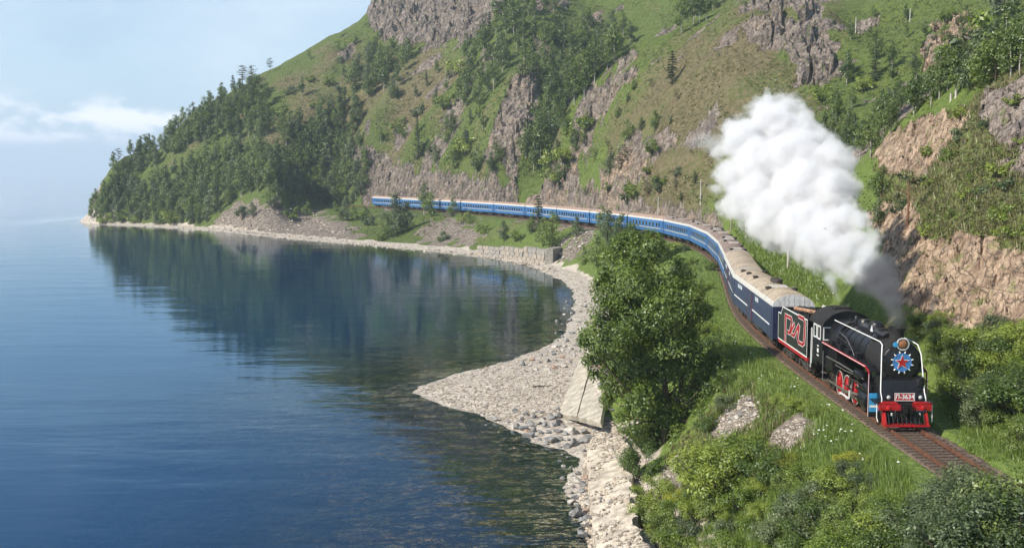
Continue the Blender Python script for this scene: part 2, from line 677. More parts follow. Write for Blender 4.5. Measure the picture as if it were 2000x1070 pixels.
# ------------------------------------------------------------------ terrain sheet, denser near the photographer's side
YR = np.concatenate([np.exp(np.arange(math.log(22), math.log(60), 0.006)), np.exp(np.arange(math.log(60), math.log(130), 0.0036)), np.arange(130.2, 480, 0.78), np.arange(480.5, 620, 1.5), np.arange(621, 905, 6)])
NR = len(YR)
US = np.concatenate([np.arange(-1.2, -0.50, 0.02), np.arange(-0.50, 0.50, 0.0021), np.arange(0.50, 1.6, 0.012), np.arange(1.6, 3.2, 0.08)])
NU = len(US)
GU, GY = np.meshgrid(US, YR)
GX = GU * GY


def coarse(fn, kr, ku):
    """evaluate smooth fields on a thinned copy of the grid and spread them back"""
    ri = np.unique(np.concatenate([np.arange(0, NR, kr), [NR - 1]])); ui = np.unique(np.concatenate([np.arange(0, NU, ku), [NU - 1]]))
    out = []
    for f in fn(GX[np.ix_(ri, ui)], GY[np.ix_(ri, ui)]):
        a = np.interp(np.arange(NR), ri, np.arange(len(ri))); i0 = np.minimum(a.astype(int), len(ri) - 2); fa = (a - i0)[:, None]
        f = f[i0] * (1 - fa) + f[i0 + 1] * fa
        b = np.interp(np.arange(NU), ui, np.arange(len(ui))); j0 = np.minimum(b.astype(int), len(ui) - 2); fb = (b - j0)[None, :]
        out.append(f[:, j0] * (1 - fb) + f[:, j0 + 1] * fb)
    return out


DS, DT = coarse(land_fields, 2, 2)
DS = DS + 1.1 * fbm(GX / 4.5, GY / 4.5, s=14, o=3) + 0.5 * fbm(GX / 1.1, GY / 1.1, s=15, o=2) * sstep(220, 120, GY)      # ragged waterline
HZ, = coarse(lambda x, y: (hill_z(x, y),), 4, 4)
GZ = ground_z(GX, GY, DS, DT, HZ)

# rock, by area of the hillside as the photo shows it
ROCK_PX = [
    ([(722, -60), (722, 40), (740, 72), (790, 90), (870, 78), (905, 90), (950, 45), (985, 15), (1000, -60)], 470, 640, 1.25, 0.1),
    ([(676, 285), (700, 330), (712, 390), (760, 408), (880, 412), (1010, 425), (1010, 385), (960, 352), (900, 350), (850, 336), (800, 332), (760, 318), (720, 292)], 330, 480, 0.9, 0.25),
    ([(1022, 132), (1058, 160), (1050, 205), (1035, 265), (1010, 305), (955, 318), (948, 300), (968, 240), (990, 190)], 330, 430, 1.15, 0.35),
    ([(1000, 425), (1000, 365), (1050, 350), (1080, 325), (1115, 300), (1122, 255), (1150, 222), (1190, 152), (1250, 128), (1240, 165), (1200, 180), (1172, 235), (1150, 285), (1118, 330), (1140, 372), (1230, 396), (1300, 402), (1400, 415), (1430, 450), (1300, 455), (1150, 440)], 180, 345, 0.8, 0.4),
    ([(1455, 60), (1490, 38), (1560, 58), (1610, 58), (1642, 88), (1628, 140), (1592, 168), (1556, 140), (1536, 112), (1500, 98)], 215, 290, 1.3, 0.2),
    ([(1450, -20), (1625, -20), (1605, 25), (1580, 40), (1550, 22), (1500, 16), (1460, 14)], 240, 320, 0.9, 0.1),
    ([(1722, 468), (1780, 458), (1850, 470), (1900, 482), (2000, 490), (2200, 500), (2200, 640), (2000, 640), (1900, 652), (1830, 640), (1760, 600), (1738, 560)], 52, 112, 0.62, 0.9),
    ([(1700, 300), (1740, 258), (1790, 232), (1880, 214), (1900, 240), (1860, 290), (1800, 335), (1735, 340)], 86, 130, 0.55, 1.0),
    ([(1690, 420), (1740, 400), (1800, 420), (1780, 470), (1700, 470)], 86, 130, 0.5, 0.9),
    ([(1925, 185), (2000, 140), (2200, 90), (2200, 270), (1990, 290), (1935, 262), (1912, 222)], 78, 120, 0.7, 0.15),
    ([(1940, 320), (2010, 295), (2100, 300), (2080, 360), (1980, 352)], 70, 105, 0.6, 0.2),
    ([(1798, 95), (1830, 58), (1890, 18), (1905, 50), (1862, 82), (1812, 130)], 170, 260, 0.8, 0.6),
    ([(1660, 40), (1700, 20), (1720, 50), (1680, 70)], 230, 330, 0.8, 0.2),
    ([(1140, 40), (1175, 20), (1180, 50), (1150, 62)], 380, 520, 0.9, 0.3),
    ([(655, 100), (690, 88), (700, 110), (670, 122)], 480, 560, 0.8, 0.2),
    ([(600, 285), (650, 270), (660, 305), (615, 315)], 430, 480, 0.7, 0.3),
    ([(1205, 290), (1260, 260), (1330, 255), (1300, 300), (1230, 320)], 225, 320, 0.5, 0.3),
    ([(1170, 330), (1240, 300), (1270, 340), (1220, 380), (1180, 380)], 225, 320, 0.6, 0.5),
    ([(1330, 270), (1400, 235), (1410, 265), (1350, 300)], 200, 290, 0.5, 0.2),
    ([(163, 440), (166, 400), (190, 365), (205, 380), (190, 420), (185, 440)], 440, 500, 0.8, 0.5),
]
PXG, PYG = project(GX, GY, GZ)
ROCK = np.zeros_like(GZ); TAN = np.zeros_like(GZ); RAMP = np.zeros_like(GZ)
JX = fbm(GX / 5, GY / 5, s=40, o=4) * 55
JY = fbm(GX / 5, GY / 5, s=60, o=4) * 55
for k in range(4):
    jx = JX * (1 - 0.5 * k); jy = JY * (0.4 + 0.3 * k)
    for poly, y0, y1, amp, tan in ROCK_PX:
        lim = (PXG > min(p[0] for p in poly) - 50) & (PXG < max(p[0] for p in poly) + 50) & (PYG > min(p[1] for p in poly) - 50) & (PYG < max(p[1] for p in poly) + 50) & (GY > y0) & (GY < y1)
        if not lim.any():
            continue
        m = np.zeros_like(GZ)
        m[lim] = in_poly(PXG[lim] + jx[lim] * (1.0 if k else 0.2), PYG[lim] + jy[lim] * (1.0 if k else 0.2), poly)
        ROCK += m * 0.25
        RAMP = np.maximum(RAMP, m * amp)
        TAN = np.maximum(TAN, m * tan)
# stray bedrock on steep ground
stray = sstep(0.20, 0.34, fbm(GX / 11, GY / 11, s=90, o=5)) * (DT > 10) * (DS > 6)
ROCK = np.clip(np.maximum(ROCK, 0.75 * stray * (GX > -60)), 0, 1)
RAMP = np.maximum(RAMP, 0.35 * (stray > 0.3))
TAN = np.maximum(TAN, 0.25 * stray)
sel = (ROCK > 0.02) & (DT > 3.5)
x_, y_, z_ = GX[sel], GY[sel], GZ[sel]
dist_ = y_
big = np.clip(dist_ / 330, 0.33, 1.25)                # bigger masses on the far crags
f1, f2, cid = worley(x_ / (7 * big) + 0.3 * fbm(x_ / 5, y_ / 5, s=2), y_ / (7 * big), z_ / (8 * big), 5)
h = (cid - 0.35) * 2.0 - 1.2 * sstep(0.16, 0.0, f2 - f1)
f1, f2, cid = worley(x_ / (2.7 * big) + 7, y_ / (2.7 * big), z_ / (3.2 * big), 15)
h += (cid - 0.4) * 1.25 - 0.7 * sstep(0.14, 0.0, f2 - f1)
f1, f2, cid = worley(x_ / (1.05 * big) + 3, y_ / (1.05 * big), z_ / (1.2 * big), 25)
h += (cid - 0.4) * 0.5
h *= 1.9 * big
m_ = sstep(0.05, 0.75, ROCK[sel]) * RAMP[sel] * sstep(3.5, 7.5, DT[sel])
GZ[sel] += h * m_ * 0.95
GX[sel] += m_ * big * 1.5 * fbm(x_ / 2.2 / big, y_ / 2.2 / big, z_ / 2.2 / big, s=70)
GXU = GX.copy()

SCREE = np.zeros_like(GZ)
for poly, y0, y1 in [([(398, 452), (430, 425), (470, 388), (520, 393), (600, 408), (650, 430), (690, 440), (705, 480), (560, 480), (430, 460)], 300, 450),
                     ([(1075, 500), (1110, 465), (1150, 445), (1170, 455), (1130, 490), (1100, 505)], 180, 300),
                     ([(1385, 830), (1450, 770), (1490, 775), (1480, 830), (1400, 870)], 50, 90), ([(1285, 920), (1330, 880), (1350, 900), (1330, 960), (1290, 965)], 50, 90),
                     ([(1500, 850), (1560, 815), (1610, 830), (1570, 880), (1500, 885)], 45, 90),
                     ([(805, 470), (850, 430), (910, 430), (935, 465), (900, 480)], 300, 400)]:
    m = in_poly(PXG + fbm(GX / 4, GY / 4, s=33) * 40, PYG + fbm(GX / 4, GY / 4, s=34) * 24, poly) & (GY > y0) & (GY < y1) & (DT < 0)
    SCREE = np.maximum(SCREE, m)
BEACH = sstep(7.0, 4.0, DS + 2.2 * fbm(GX / 6, GY / 6, s=50) - 2.0 * sstep(180, 320, GY))
BEACH = np.where((PXG < 1170) & (PYG > 560) & (GY < 160), np.maximum(BEACH, sstep(9.5, 8, DS)), BEACH)
SPIT = in_poly(PXG, PYG, [(790, 760), (1090, 640), (1150, 640), (1168, 700), (1178, 830), (1000, 900)]) & (GY > 85) & (GY < 160) & (DS > 0)
BEACH = np.where(SPIT, 1.0, BEACH)
BEACH = np.where(DT < -3.5, BEACH, 0) * (DS > -60)
spw = sstep(1172, 1140, PXG) * SPIT
GZ = GZ * (1 - spw) + np.minimum(GZ, 0.25 + 0.05 * DS + 0.12 * fbm(GX / 2, GY / 2, s=91)) * spw
NEARBANK = sstep(130, 60, GY)

DRY = np.clip(0.22 + 0.95 * fbm(GX / 40, GY / 40, s=81) + 0.5 * fbm(GX / 9, GY / 9, s=82) + 0.10 * sstep(20, 45, GZ), 0, 1)
for poly, v in [([(1150, 420), (1180, 250), (1250, 120), (1440, 0), (1500, 60), (1560, 160), (1450, 250), (1430, 430)], 0.33), ([(1720, 640), (1700, 290), (2000, 130), (2100, 130), (2100, 640)], 0.42),
                ([(690, 330), (900, 340), (900, 300), (700, 240)], 0.22), ([(520, 180), (800, 30), (900, 100), (760, 250)], 0.20), ([(1430, 540), (1480, 430), (1600, 480), (1600, 600)], -0.5), ([(1640, 260), (1640, 60), (1720, 0), (2000, 0), (2000, 110)], -0.25)]:
    m = in_poly(PXG + fbm(GX / 9, GY / 9, s=35) * 60, PYG + fbm(GX / 9, GY / 9, s=36) * 40, poly)
    DRY = np.where(m & (DT > 0), np.clip(DRY * 0.6 + v, 0, 1) if v > 0 else np.clip(DRY + v, 0, 1), DRY)
DRY = np.where(DT < 0, np.clip(DRY * 0.55 - 0.05, 0, 1), DRY)

# ------------------------------------------------------------------ terrain material
m_land = new_mat('hillside_ground'); t = NT(m_land)
co = t.coord('Object')
n_a = t.noise(co, 0.16, 2, 0.6); n_b = t.noise(co, 0.9, 4, 0.65); n_c = t.noise(co, 4.5, 2, 0.65)
green = t.mix(t.rng(n_b, 0.32, 0.68), (0.045, 0.072, 0.018), (0.112, 0.150, 0.038))
green = t.mix(t.math('MULTIPLY', t.rng(n_c, 0.42, 0.66), 0.55), green, (0.150, 0.185, 0.055))
drycol = t.mix(t.rng(n_b, 0.35, 0.7), (0.105, 0.088, 0.048), (0.205, 0.168, 0.098))
drycol = t.mix(t.math('MULTIPLY', t.rng(n_c, 0.45, 0.7), 0.5), drycol, (0.085, 0.098, 0.036))
dfac = t.rng(t.math('ADD', t.attr('dry'), t.math('MULTIPLY', t.math('SUBTRACT', n_b, 0.5), 0.9)), 0.30, 0.72)
green = t.mix(t.math('MULTIPLY', t.attr('lush'), 0.75), green, t.mix(t.rng(n_c, 0.35, 0.65), (0.105, 0.165, 0.032), (0.185, 0.245, 0.060)))
grass = t.mix(dfac, green, drycol)
rv = t.noise(t.coord('Object', (1.0, 1.0, 0.8)), 0.75, 5, 0.72)
rk = t.mix(t.rng(rv, 0.34, 0.66), (0.085, 0.070, 0.062), (0.290, 0.240, 0.205))
wrp = t.add('ShaderNodeVectorMath', operation='ADD')
wsc = t.add('ShaderNodeMapping'); wsc.inputs['Scale'].default_value = (1.0, 1.0, 0.9); wsc.inputs['Rotation'].default_value = (0.25, 0.35, 0.2); t.l.new(co, wsc.inputs[0])
wno = t.add('ShaderNodeTexNoise'); wno.inputs['Scale'].default_value = 0.6; wno.inputs['Detail'].default_value = 2; t.l.new(co, wno.inputs['Vector'])
wsk = t.add('ShaderNodeVectorMath', operation='SCALE'); t.l.new(wno.outputs['Color'], wsk.inputs[0]); wsk.inputs[3].default_value = 2.2
t.l.new(wsc.outputs[0], wrp.inputs[0]); t.l.new(wsk.outputs[0], wrp.inputs[1])
blk = t.add('ShaderNodeTexVoronoi'); blk.inputs['Scale'].default_value = 0.62; t.l.new(wrp.outputs[0], blk.inputs['Vector'])
bsep = t.add('ShaderNodeSeparateColor'); t.l.new(blk.outputs['Color'], bsep.inputs[0])
rk = t.mix(t.math('MULTIPLY', t.rng(bsep.outputs[0], 0.45, 1.0), 0.55), rk, (0.37, 0.315, 0.275))
rk = t.mix(t.math('MULTIPLY', t.rng(bsep.outputs[1], 0.6, 1.0), 0.6), rk, (0.13, 0.115, 0.11))
rkt = t.mix(t.rng(rv, 0.34, 0.66), (0.200, 0.138, 0.098), (0.47, 0.355, 0.255))
tfac = t.rng(t.math('ADD', t.attr('tan'), t.math('SUBTRACT', n_a, 0.5)), 0.25, 0.75)
rk = t.mix(tfac, rk, rkt)
crk = t.add('ShaderNodeTexVoronoi', feature='DISTANCE_TO_EDGE'); crk.inputs['Scale'].default_value = 0.85; t.l.new(wrp.outputs[0], crk.inputs['Vector'])
rk = t.mix(t.math('MULTIPLY', t.rng(crk.outputs['Distance'], 0.075, 0.0), 0.75), rk, (0.050, 0.042, 0.036))
rk = t.mix(t.math('MULTIPLY', t.rng(t.noise(co, 0.7, 3), 0.56, 0.68), 0.6), rk, grass)
geo = t.add('ShaderNodeNewGeometry')
sepn = t.add('ShaderNodeSeparateXYZ'); t.l.new(geo.outputs['Normal'], sepn.inputs[0])
rfac = t.rng(t.math('ADD', t.attr('rock'), t.math('ADD', t.math('MULTIPLY', t.math('SUBTRACT', n_b, 0.5), 0.7), t.math('MULTIPLY', t.math('SUBTRACT', 0.72, sepn.outputs['Z']), 0.45))), 0.36, 0.52)
col = t.mix(rfac, grass, rk)
pvn = t.add('ShaderNodeTexVoronoi'); t.l.new(co, pvn.inputs['Vector']); pvn.inputs['Scale'].default_value = 3.0
pv = pvn.outputs['Color']
scol = t.mix(t.rng(pv, 0.2, 0.8), (0.120, 0.098, 0.080), (0.285, 0.245, 0.205))
sfac = t.rng(t.math('ADD', t.attr('scree'), t.math('MULTIPLY', t.math('SUBTRACT', n_b, 0.5), 0.8)), 0.4, 0.6)
col = t.mix(sfac, col, scol)
bcol = t.mix(t.rng(pv, 0.1, 0.9), (0.34, 0.295, 0.245), (0.62, 0.56, 0.48))
bcol = t.mix(t.math('MULTIPLY', t.rng(n_a, 0.5, 0.7), 0.5), bcol, (0.36, 0.31, 0.26))
bfac = t.rng(t.math('ADD', t.attr('beach'), t.math('MULTIPLY', t.math('SUBTRACT', n_b, 0.5), 0.5)), 0.35, 0.65)
col = t.mix(bfac, col, bcol)
bedc = t.mix(t.rng(n_b, 0.35, 0.65), (0.13, 0.105, 0.048), (0.31, 0.245, 0.14))
bedc = t.mix(t.math('MULTIPLY', t.rng(n_a, 0.45, 0.62), 0.7), bedc, (0.12, 0.145, 0.030))
sepp = t.add('ShaderNodeSeparateXYZ'); t.l.new(geo.outputs['Position'], sepp.inputs[0])
col = t.mix(t.rng(t.math('ADD', sepp.outputs['Z'], t.math('MULTIPLY', t.math('SUBTRACT', n_b, 0.5), 0.35)), 0.06, -0.35), col, bedc)
hgt = t.math('ADD', t.math('MULTIPLY', n_c, 0.35), t.math('ADD', n_b, t.math('ADD', rv, t.math('MULTIPLY', t.math('MULTIPLY', blk.outputs['Distance'], rfac), -1.6))))
t.bsdf(col, 0.9, 0.0, t.bump(hgt, 0.9, 0.42), 0.15)

keep_v = np.stack([GX, GY, GZ], -1).reshape(-1, 3)
idx = np.arange(NR * NU).reshape(NR, NU)
quads = np.stack([idx[:-1, :-1], idx[:-1, 1:], idx[1:, 1:], idx[1:, :-1]], -1).reshape(-1, 4)
quads = quads[DS.reshape(-1)[quads].max(1) > -140.0]
used = np.unique(quads)
remap = np.full(NR * NU, -1); remap[used] = np.arange(len(used))
land = obj('hillside_terrain', np_mesh('hillside_terrain', keep_v[used], remap[quads], m_land, False,
           {'rock': ROCK.ravel()[used], 'tan': TAN.ravel()[used], 'beach': BEACH.ravel()[used], 'scree': SCREE.ravel()[used], 'dry': DRY.ravel()[used], 'lush': (sstep(28, 12, np.abs(DT)) * sstep(420, 200, GY)).ravel()[used]}))
tag(land, 'steep grassy hillside with rock faces above the lake shore', 'hillside', kind='structure')


def _cell(x, y):
    x = np.atleast_1d(np.asarray(x, float)); y = np.atleast_1d(np.asarray(y, float))
    r = np.clip(np.interp(y, YR, np.arange(NR)), 0, NR - 1.001)
    u = np.clip(np.interp(x / np.maximum(y, 1), US, np.arange(NU)), 0, NU - 1.001)
    return r, u


def sample(G, x, y):
    r, u = _cell(x, y)
    i, j = r.astype(int), u.astype(int)
    fr, fu = r - i, u - j
    return (G[i, j] * (1 - fr) * (1 - fu) + G[i + 1, j] * fr * (1 - fu) + G[i, j + 1] * (1 - fr) * fu + G[i + 1, j + 1] * fr * fu)


def gz(x, y):
    return float(sample(GZ, x, y)[0])


def hit(px, py, ymin=30.0):
    """where the line of sight through a photo pixel meets the ground; None if it misses"""
    a, b, c_ = ray(px, py)
    u = float(a / b)
    j = min(max(float(np.interp(u, US, np.arange(NU))), 0), NU - 1.001)
    j0 = int(j); fj = j - j0
    zt = GZ[:, j0] * (1 - fj) + GZ[:, j0 + 1] * fj
    zr = CAM_Z + float(c_ / b) * YR
    k = np.nonzero((zt >= zr) & (YR > ymin))[0]
    if len(k) == 0:
        return None
    i = k[0]
    if i == 0:
        Y = YR[0]
    else:
        d0, d1 = zr[i - 1] - zt[i - 1], zr[i] - zt[i]
        Y = YR[i - 1] + (YR[i] - YR[i - 1]) * min(1.0, max(0.0, d0 / max(d0 - d1, 1e-6)))
    return np.array([float(u * Y), float(Y), gz(u * Y, Y)])


def hit_many(px, py, ymin=30.0):
    """the same for many pixels at once: (points, valid)"""
    px = np.asarray(px, float); py = np.asarray(py, float)
    out = np.zeros((len(px), 3)); ok = np.zeros(len(px), bool)
    for c0_ in range(0, len(px), 3000):
        sl = slice(c0_, c0_ + 3000)
        a, b, c_ = ray(px[sl], py[sl])
        u = a / b
        j = np.clip(np.interp(u, US, np.arange(NU)), 0, NU - 1.001); j0 = j.astype(int); fj = j - j0
        zt = GZ[:, j0] * (1 - fj) + GZ[:, j0 + 1] * fj
        df_ = zt - CAM_Z - (c_ / b)[None, :] * YR[:, None]
        m = (df_ >= 0) & (YR[:, None] > ymin)
        i = np.argmax(m, 0); v = m.any(0) & (i > 0)
        i = np.maximum(i, 1); n_ = np.arange(len(u))
        d1, d0 = df_[i, n_], -df_[i - 1, n_]
        f = np.clip(d0 / np.maximum(d0 + d1, 1e-6), 0, 1)
        Y = YR[i - 1] + (YR[i] - YR[i - 1]) * f
        out[sl, 0] = u * Y; out[sl, 1] = Y; out[sl, 2] = sample(GZ, u * Y, Y); ok[sl] = v
    return out, ok


# ------------------------------------------------------------------ lake
WY = np.exp(np.linspace(math.log(3), math.log(11500), 360))
WU = np.concatenate([np.linspace(-4, -0.55, 40), np.linspace(-0.54, 0.3, 190), np.linspace(0.32, 4, 40)])
WGU, WGY = np.meshgrid(WU, WY)
WGX = WGU * WGY
WD = np.where((WGY > 23) & (WGY < 880), np.clip(-sample(GZ, WGX.ravel(), WGY.ravel()).reshape(WGX.shape), 0, 14), 14)
WD = np.where((WGU < -1.15) | (WGY <= 23), np.where(WGX < 5, 14, 0.5), WD)
wv = np.stack([WGX, WGY, np.zeros_like(WGX)], -1).reshape(-1, 3)
wi = np.arange(wv.shape[0]).reshape(WGX.shape)
wq = np.stack([wi[:-1, :-1], wi[:-1, 1:], wi[1:, 1:], wi[1:, :-1]], -1).reshape(-1, 4)
m_wat = new_mat('lake_water'); t = NT(m_wat)
co = t.coord('Object')
w1 = t.noise(t.coord('Object', (0.35, 1.0, 1)), 0.85, 3, 0.5)
w2 = t.noise(t.coord('Object', (0.30, 1.0, 1)), 0.16, 3, 0.5)
w3 = t.noise(t.coord('Object', (0.6, 1.0, 1)), 2.6, 2, 0.5)
calm = t.rng(t.noise(t.coord('Object', (0.35, 1, 1)), 0.018, 3, 0.5), 0.35, 0.65, 0.45, 1.0)
hh = t.math('ADD', t.math('MULTIPLY', w2, 2.0), t.math('ADD', t.math('MULTIPLY', w1, 0.50), t.math('MULTIPLY', w3, 0.05)))
nrm0 = t.bump(t.math('MULTIPLY', hh, calm), 0.15, 0.35)
# facets that would mirror downwards mirror off the next wave instead
wg = t.add('ShaderNodeNewGeometry')


def vm(op, a, b=None, out=0):
    n = t.add('ShaderNodeVectorMath', operation=op)
    t.set(n.inputs[0], a)
    if b is not None:
        t.set(n.inputs[3] if op == 'SCALE' else n.inputs[1], b)
    return n.outputs['Value' if op == 'DOT_PRODUCT' else 'Vector']


ndi = vm('DOT_PRODUCT', nrm0, wg.outputs['Incoming'])
rfl = vm('SUBTRACT', vm('SCALE', nrm0, t.math('MULTIPLY', ndi, 2.0)), wg.outputs['Incoming'])
rs = t.add('ShaderNodeSeparateXYZ'); t.l.new(rfl, rs.inputs[0])
rc = t.add('ShaderNodeCombineXYZ'); t.l.new(rs.outputs[0], rc.inputs[0]); t.l.new(rs.outputs[1], rc.inputs[1])
t.l.new(t.math('ADD', t.math('ABSOLUTE', rs.outputs[2]), 0.008), rc.inputs[2])
nrm = vm('NORMALIZE', vm('ADD', rc.outputs[0], wg.outputs['Incoming']))
fr = t.add('ShaderNodeFresnel'); fr.inputs['IOR'].default_value = 1.33; t.l.new(nrm, fr.inputs['Normal'])
gl = t.add('ShaderNodeBsdfGlossy'); gl.inputs['Roughness'].default_value = 0.03; t.set(gl.inputs['Color'], t.mix(t.rng(fr.outputs[0], 0.35, 0.95), (0.63, 0.85, 1.0), (1.0, 1.0, 1.0))); t.l.new(nrm, gl.inputs['Normal'])
tr = t.add('ShaderNodeBsdfTransparent'); tr.inputs['Color'].default_value = (0.93, 0.94, 0.84, 1)
df = t.add('ShaderNodeBsdfDiffuse'); df.inputs['Color'].default_value = (0.0032, 0.029, 0.080, 1)
e = t.math('MAXIMUM', t.math('SUBTRACT', t.math('POWER', 2.71828, t.math('MULTIPLY', t.math('POWER', t.math('MULTIPLY', t.attr('depth'), 0.52), 1.7), -1.0)), 0.03), 0.0)
bx = t.add('ShaderNodeMixShader'); t.l.new(e, bx.inputs[0]); t.l.new(df.outputs[0], bx.inputs[1]); t.l.new(tr.outputs[0], bx.inputs[2])
fx = t.add('ShaderNodeMixShader'); t.l.new(fr.outputs[0], fx.inputs[0]); t.l.new(bx.outputs[0], fx.inputs[1]); t.l.new(gl.outputs[0], fx.inputs[2])
t.out(fx.outputs[0])
lake = obj('lake_water', np_mesh('lake_water', wv, wq, m_wat, False, {'depth': WD.ravel()}))
tag(lake, 'calm deep blue lake with rippled reflections of the hill', 'lake', kind='structure')

# ------------------------------------------------------------------ track: ballast bed, rails, sleepers
S0, S1 = 8.0, 505.0
m_bal = paint('ballast_stone', (0.165, 0.115, 0.085), 0.9, var=0.45, scale=5.0, dirt=(0.34, 0.31, 0.27), dirt_amt=0.7, bump=0.8, bscale=14, spec=0.2)
prof = [(-2.3, -0.60), (-1.38, -0.235), (1.6, -0.235), (2.5, -0.62)]
bv = []; nseg = 0
for s_ in np.arange(S0, S1, 0.75):
    p_, d_ = track_at(s_)
    for k, (o, dz) in enumerate(prof):
        w = 0.10 * math.sin(s_ * 2.1 + k) + 0.08 * math.sin(s_ * 5.3 + 2 * k)
        bv.append((p_[0] + d_[1] * (o + w), p_[1] - d_[0] * (o + w), RAIL_Z + dz + 0.03 * math.sin(s_ * 3.7 + k * 2)))
    nseg += 1
bi = np.arange(len(bv)).reshape(nseg, 4)
bq = np.concatenate([np.stack([bi[:-1, k], bi[:-1, k + 1], bi[1:, k + 1], bi[1:, k]], 1) for k in range(3)])
track = obj('railway_track', np_mesh('ballast_bed', np.array(bv), bq, m_bal, False))
tag(track, 'single railway track on brown stone ballast curving round the bay', 'railway track', kind='structure')
m_rail = paint('rusty_rail', (0.185, 0.085, 0.052), 0.55, 0.35, var=0.3, dirt=(0.30, 0.20, 0.15), dirt_amt=0.4)
rp = [(-0.07, -0.14), (0.07, -0.14), (0.07, -0.125), (0.012, -0.105), (0.012, -0.04), (0.037, -0.03), (0.037, 0.0), (-0.037, 0.0), (-0.037, -0.03), (-0.012, -0.04), (-0.012, -0.105), (-0.07, -0.125)]
for sd in (-1, 1):
    rv_ = []; ns = 0
    for s_ in np.arange(S0, S1, 1.5):
        p_, d_ = track_at(s_)
        for o, dz in rp:
            o2 = sd * 0.797 + o
            rv_.append((p_[0] + d_[1] * o2, p_[1] - d_[0] * o2, RAIL_Z + dz))
        ns += 1
    ri = np.arange(len(rv_)).reshape(ns, len(rp))
    rq = np.concatenate([np.stack([ri[:-1, k], ri[:-1, (k + 1) % len(rp)], ri[1:, (k + 1) % len(rp)], ri[1:, k]], 1) for k in range(len(rp))])
    obj('rail', np_mesh('rail', np.array(rv_), rq, m_rail, False), track)
m_slp = paint('weathered_timber', (0.115, 0.085, 0.066), 0.85, var=0.4, scale=4, dirt=(0.27, 0.24, 0.20), dirt_amt=0.7, bump=0.6, bscale=18, spec=0.2)
slp = MB().box(-1.36, 1.36, -0.125, 0.125, -0.33, -0.145).mesh('sleeper', m_slp, False)
plate = MB()
for sd in (-1, 1):
    plate.box(sd * 0.797 - 0.2, sd * 0.797 + 0.2, -0.09, 0.09, -0.146, -0.128)
    for q in (-0.11, 0.11):
        plate.cyl((sd * 0.797 + q, 0.03, -0.13), (sd * 0.797 + q, 0.03, -0.09), 0.025, seg=6)
plate_me = plate.mesh('rail_plate', m_rail, False)
s_ = track_s_of_y(36)
k = 0
while s_ < track_s_of_y(122):
    p_, d_ = track_at(s_)
    o = obj('sleeper', slp, track, (p_[0], p_[1], RAIL_Z + random.uniform(-0.012, 0.008)), (0, 0, math.atan2(-d_[0], d_[1]) + random.uniform(-0.025, 0.025)))
    o.scale = (random.uniform(0.96, 1.03), random.uniform(0.9, 1.1), 1)
    if k < 45:
        obj('rail_plate', plate_me, o)
    s_ += 0.56; k += 1
rest = MB()
while s_ < S1 - 2:
    p_, d_ = track_at(s_)
    c0 = Vector((p_[0], p_[1], RAIL_Z)); rgt = Vector((d_[1], -d_[0], 0)); fw = Vector((d_[0], d_[1], 0))
    vs = [c0 + rgt * a * 1.36 + fw * b * 0.125 + Vector((0, 0, h_)) for h_ in (-0.33, -0.145) for a, b in ((-1, -1), (1, -1), (1, 1), (-1, 1))]
    rest.add(vs, [(4, 5, 6, 7), (0, 1, 5, 4), (1, 2, 6, 5), (2, 3, 7, 6), (3, 0, 4, 7)])
    s_ += 0.56
tag(obj('sleeper', rest.mesh('far_sleepers', m_slp, False), track), kind='stuff')
# ================================================================== the train
BLACK = paint('loco_black', (0.008, 0.008, 0.010), 0.36, var=0.35, dirt=(0.075, 0.062, 0.052), dirt_amt=0.4, spec=0.5)
SOOT = paint('sooty_black', (0.018, 0.017, 0.017), 0.75, var=0.4, dirt=(0.08, 0.07, 0.06), dirt_amt=0.5, spec=0.3)
RED = paint('loco_red', (0.40, 0.010, 0.013), 0.42, var=0.2, dirt=(0.07, 0.02, 0.02), dirt_amt=0.4)
WHITE = paint('loco_white', (0.78, 0.78, 0.76), 0.45, var=0.08, dirt=(0.35, 0.32, 0.28), dirt_amt=0.35)
SKYB = paint('panel_blue', (0.045, 0.32, 0.62), 0.45, var=0.1, dirt_amt=0.12)
STEEL = paint('rod_steel', (0.36, 0.34, 0.32), 0.38, 0.8, var=0.2, dirt_amt=0.4)
AMBER = paint('lamp_amber', (0.30, 0.13, 0.06), 0.12, var=0.2, dirt_amt=0.0)
LENS = paint('lamp_glass', (0.55, 0.58, 0.58), 0.1, var=0.1, dirt_amt=0.0)
GLASS = paint('dark_glass', (0.018, 0.022, 0.028), 0.1, var=0.2, dirt_amt=0.1, spec=0.6)
PANEL = paint('tender_green_black', (0.018, 0.021, 0.014), 0.4, var=0.2, dirt_amt=0.15)
COAL = paint('coal', (0.016, 0.015, 0.015), 0.6, var=0.5, scale=6, dirt=(0.16, 0.10, 0.07), dirt_amt=0.35, bump=1.0, bscale=5)
WHEELM = paint('wheel_iron', (0.055, 0.045, 0.038), 0.6, 0.4, var=0.3, dirt=(0.16, 0.09, 0.06), dirt_amt=0.5)
UNDER = paint('underframe', (0.040, 0.036, 0.033), 0.75, var=0.35, dirt=(0.14, 0.09, 0.06), dirt_amt=0.5)


def text_mesh(body, size, mat, depth=0.006):
    cu = bpy.data.curves.new('lettering', 'FONT')
    cu.body = body; cu.size = size; cu.align_x = 'CENTER'; cu.align_y = 'CENTER'; cu.extrude = depth
    cu.offset = size * 0.022
    o = bpy.data.objects.new('lettering_tmp', cu); COL.objects.link(o)
    bpy.context.view_layer.update()
    me = bpy.data.meshes.new_from_object(o.evaluated_get(bpy.context.evaluated_depsgraph_get()))
    bpy.data.objects.remove(o); bpy.data.curves.remove(cu)
    me.materials.clear(); me.materials.append(mat); me.name = 'lettering'
    return me


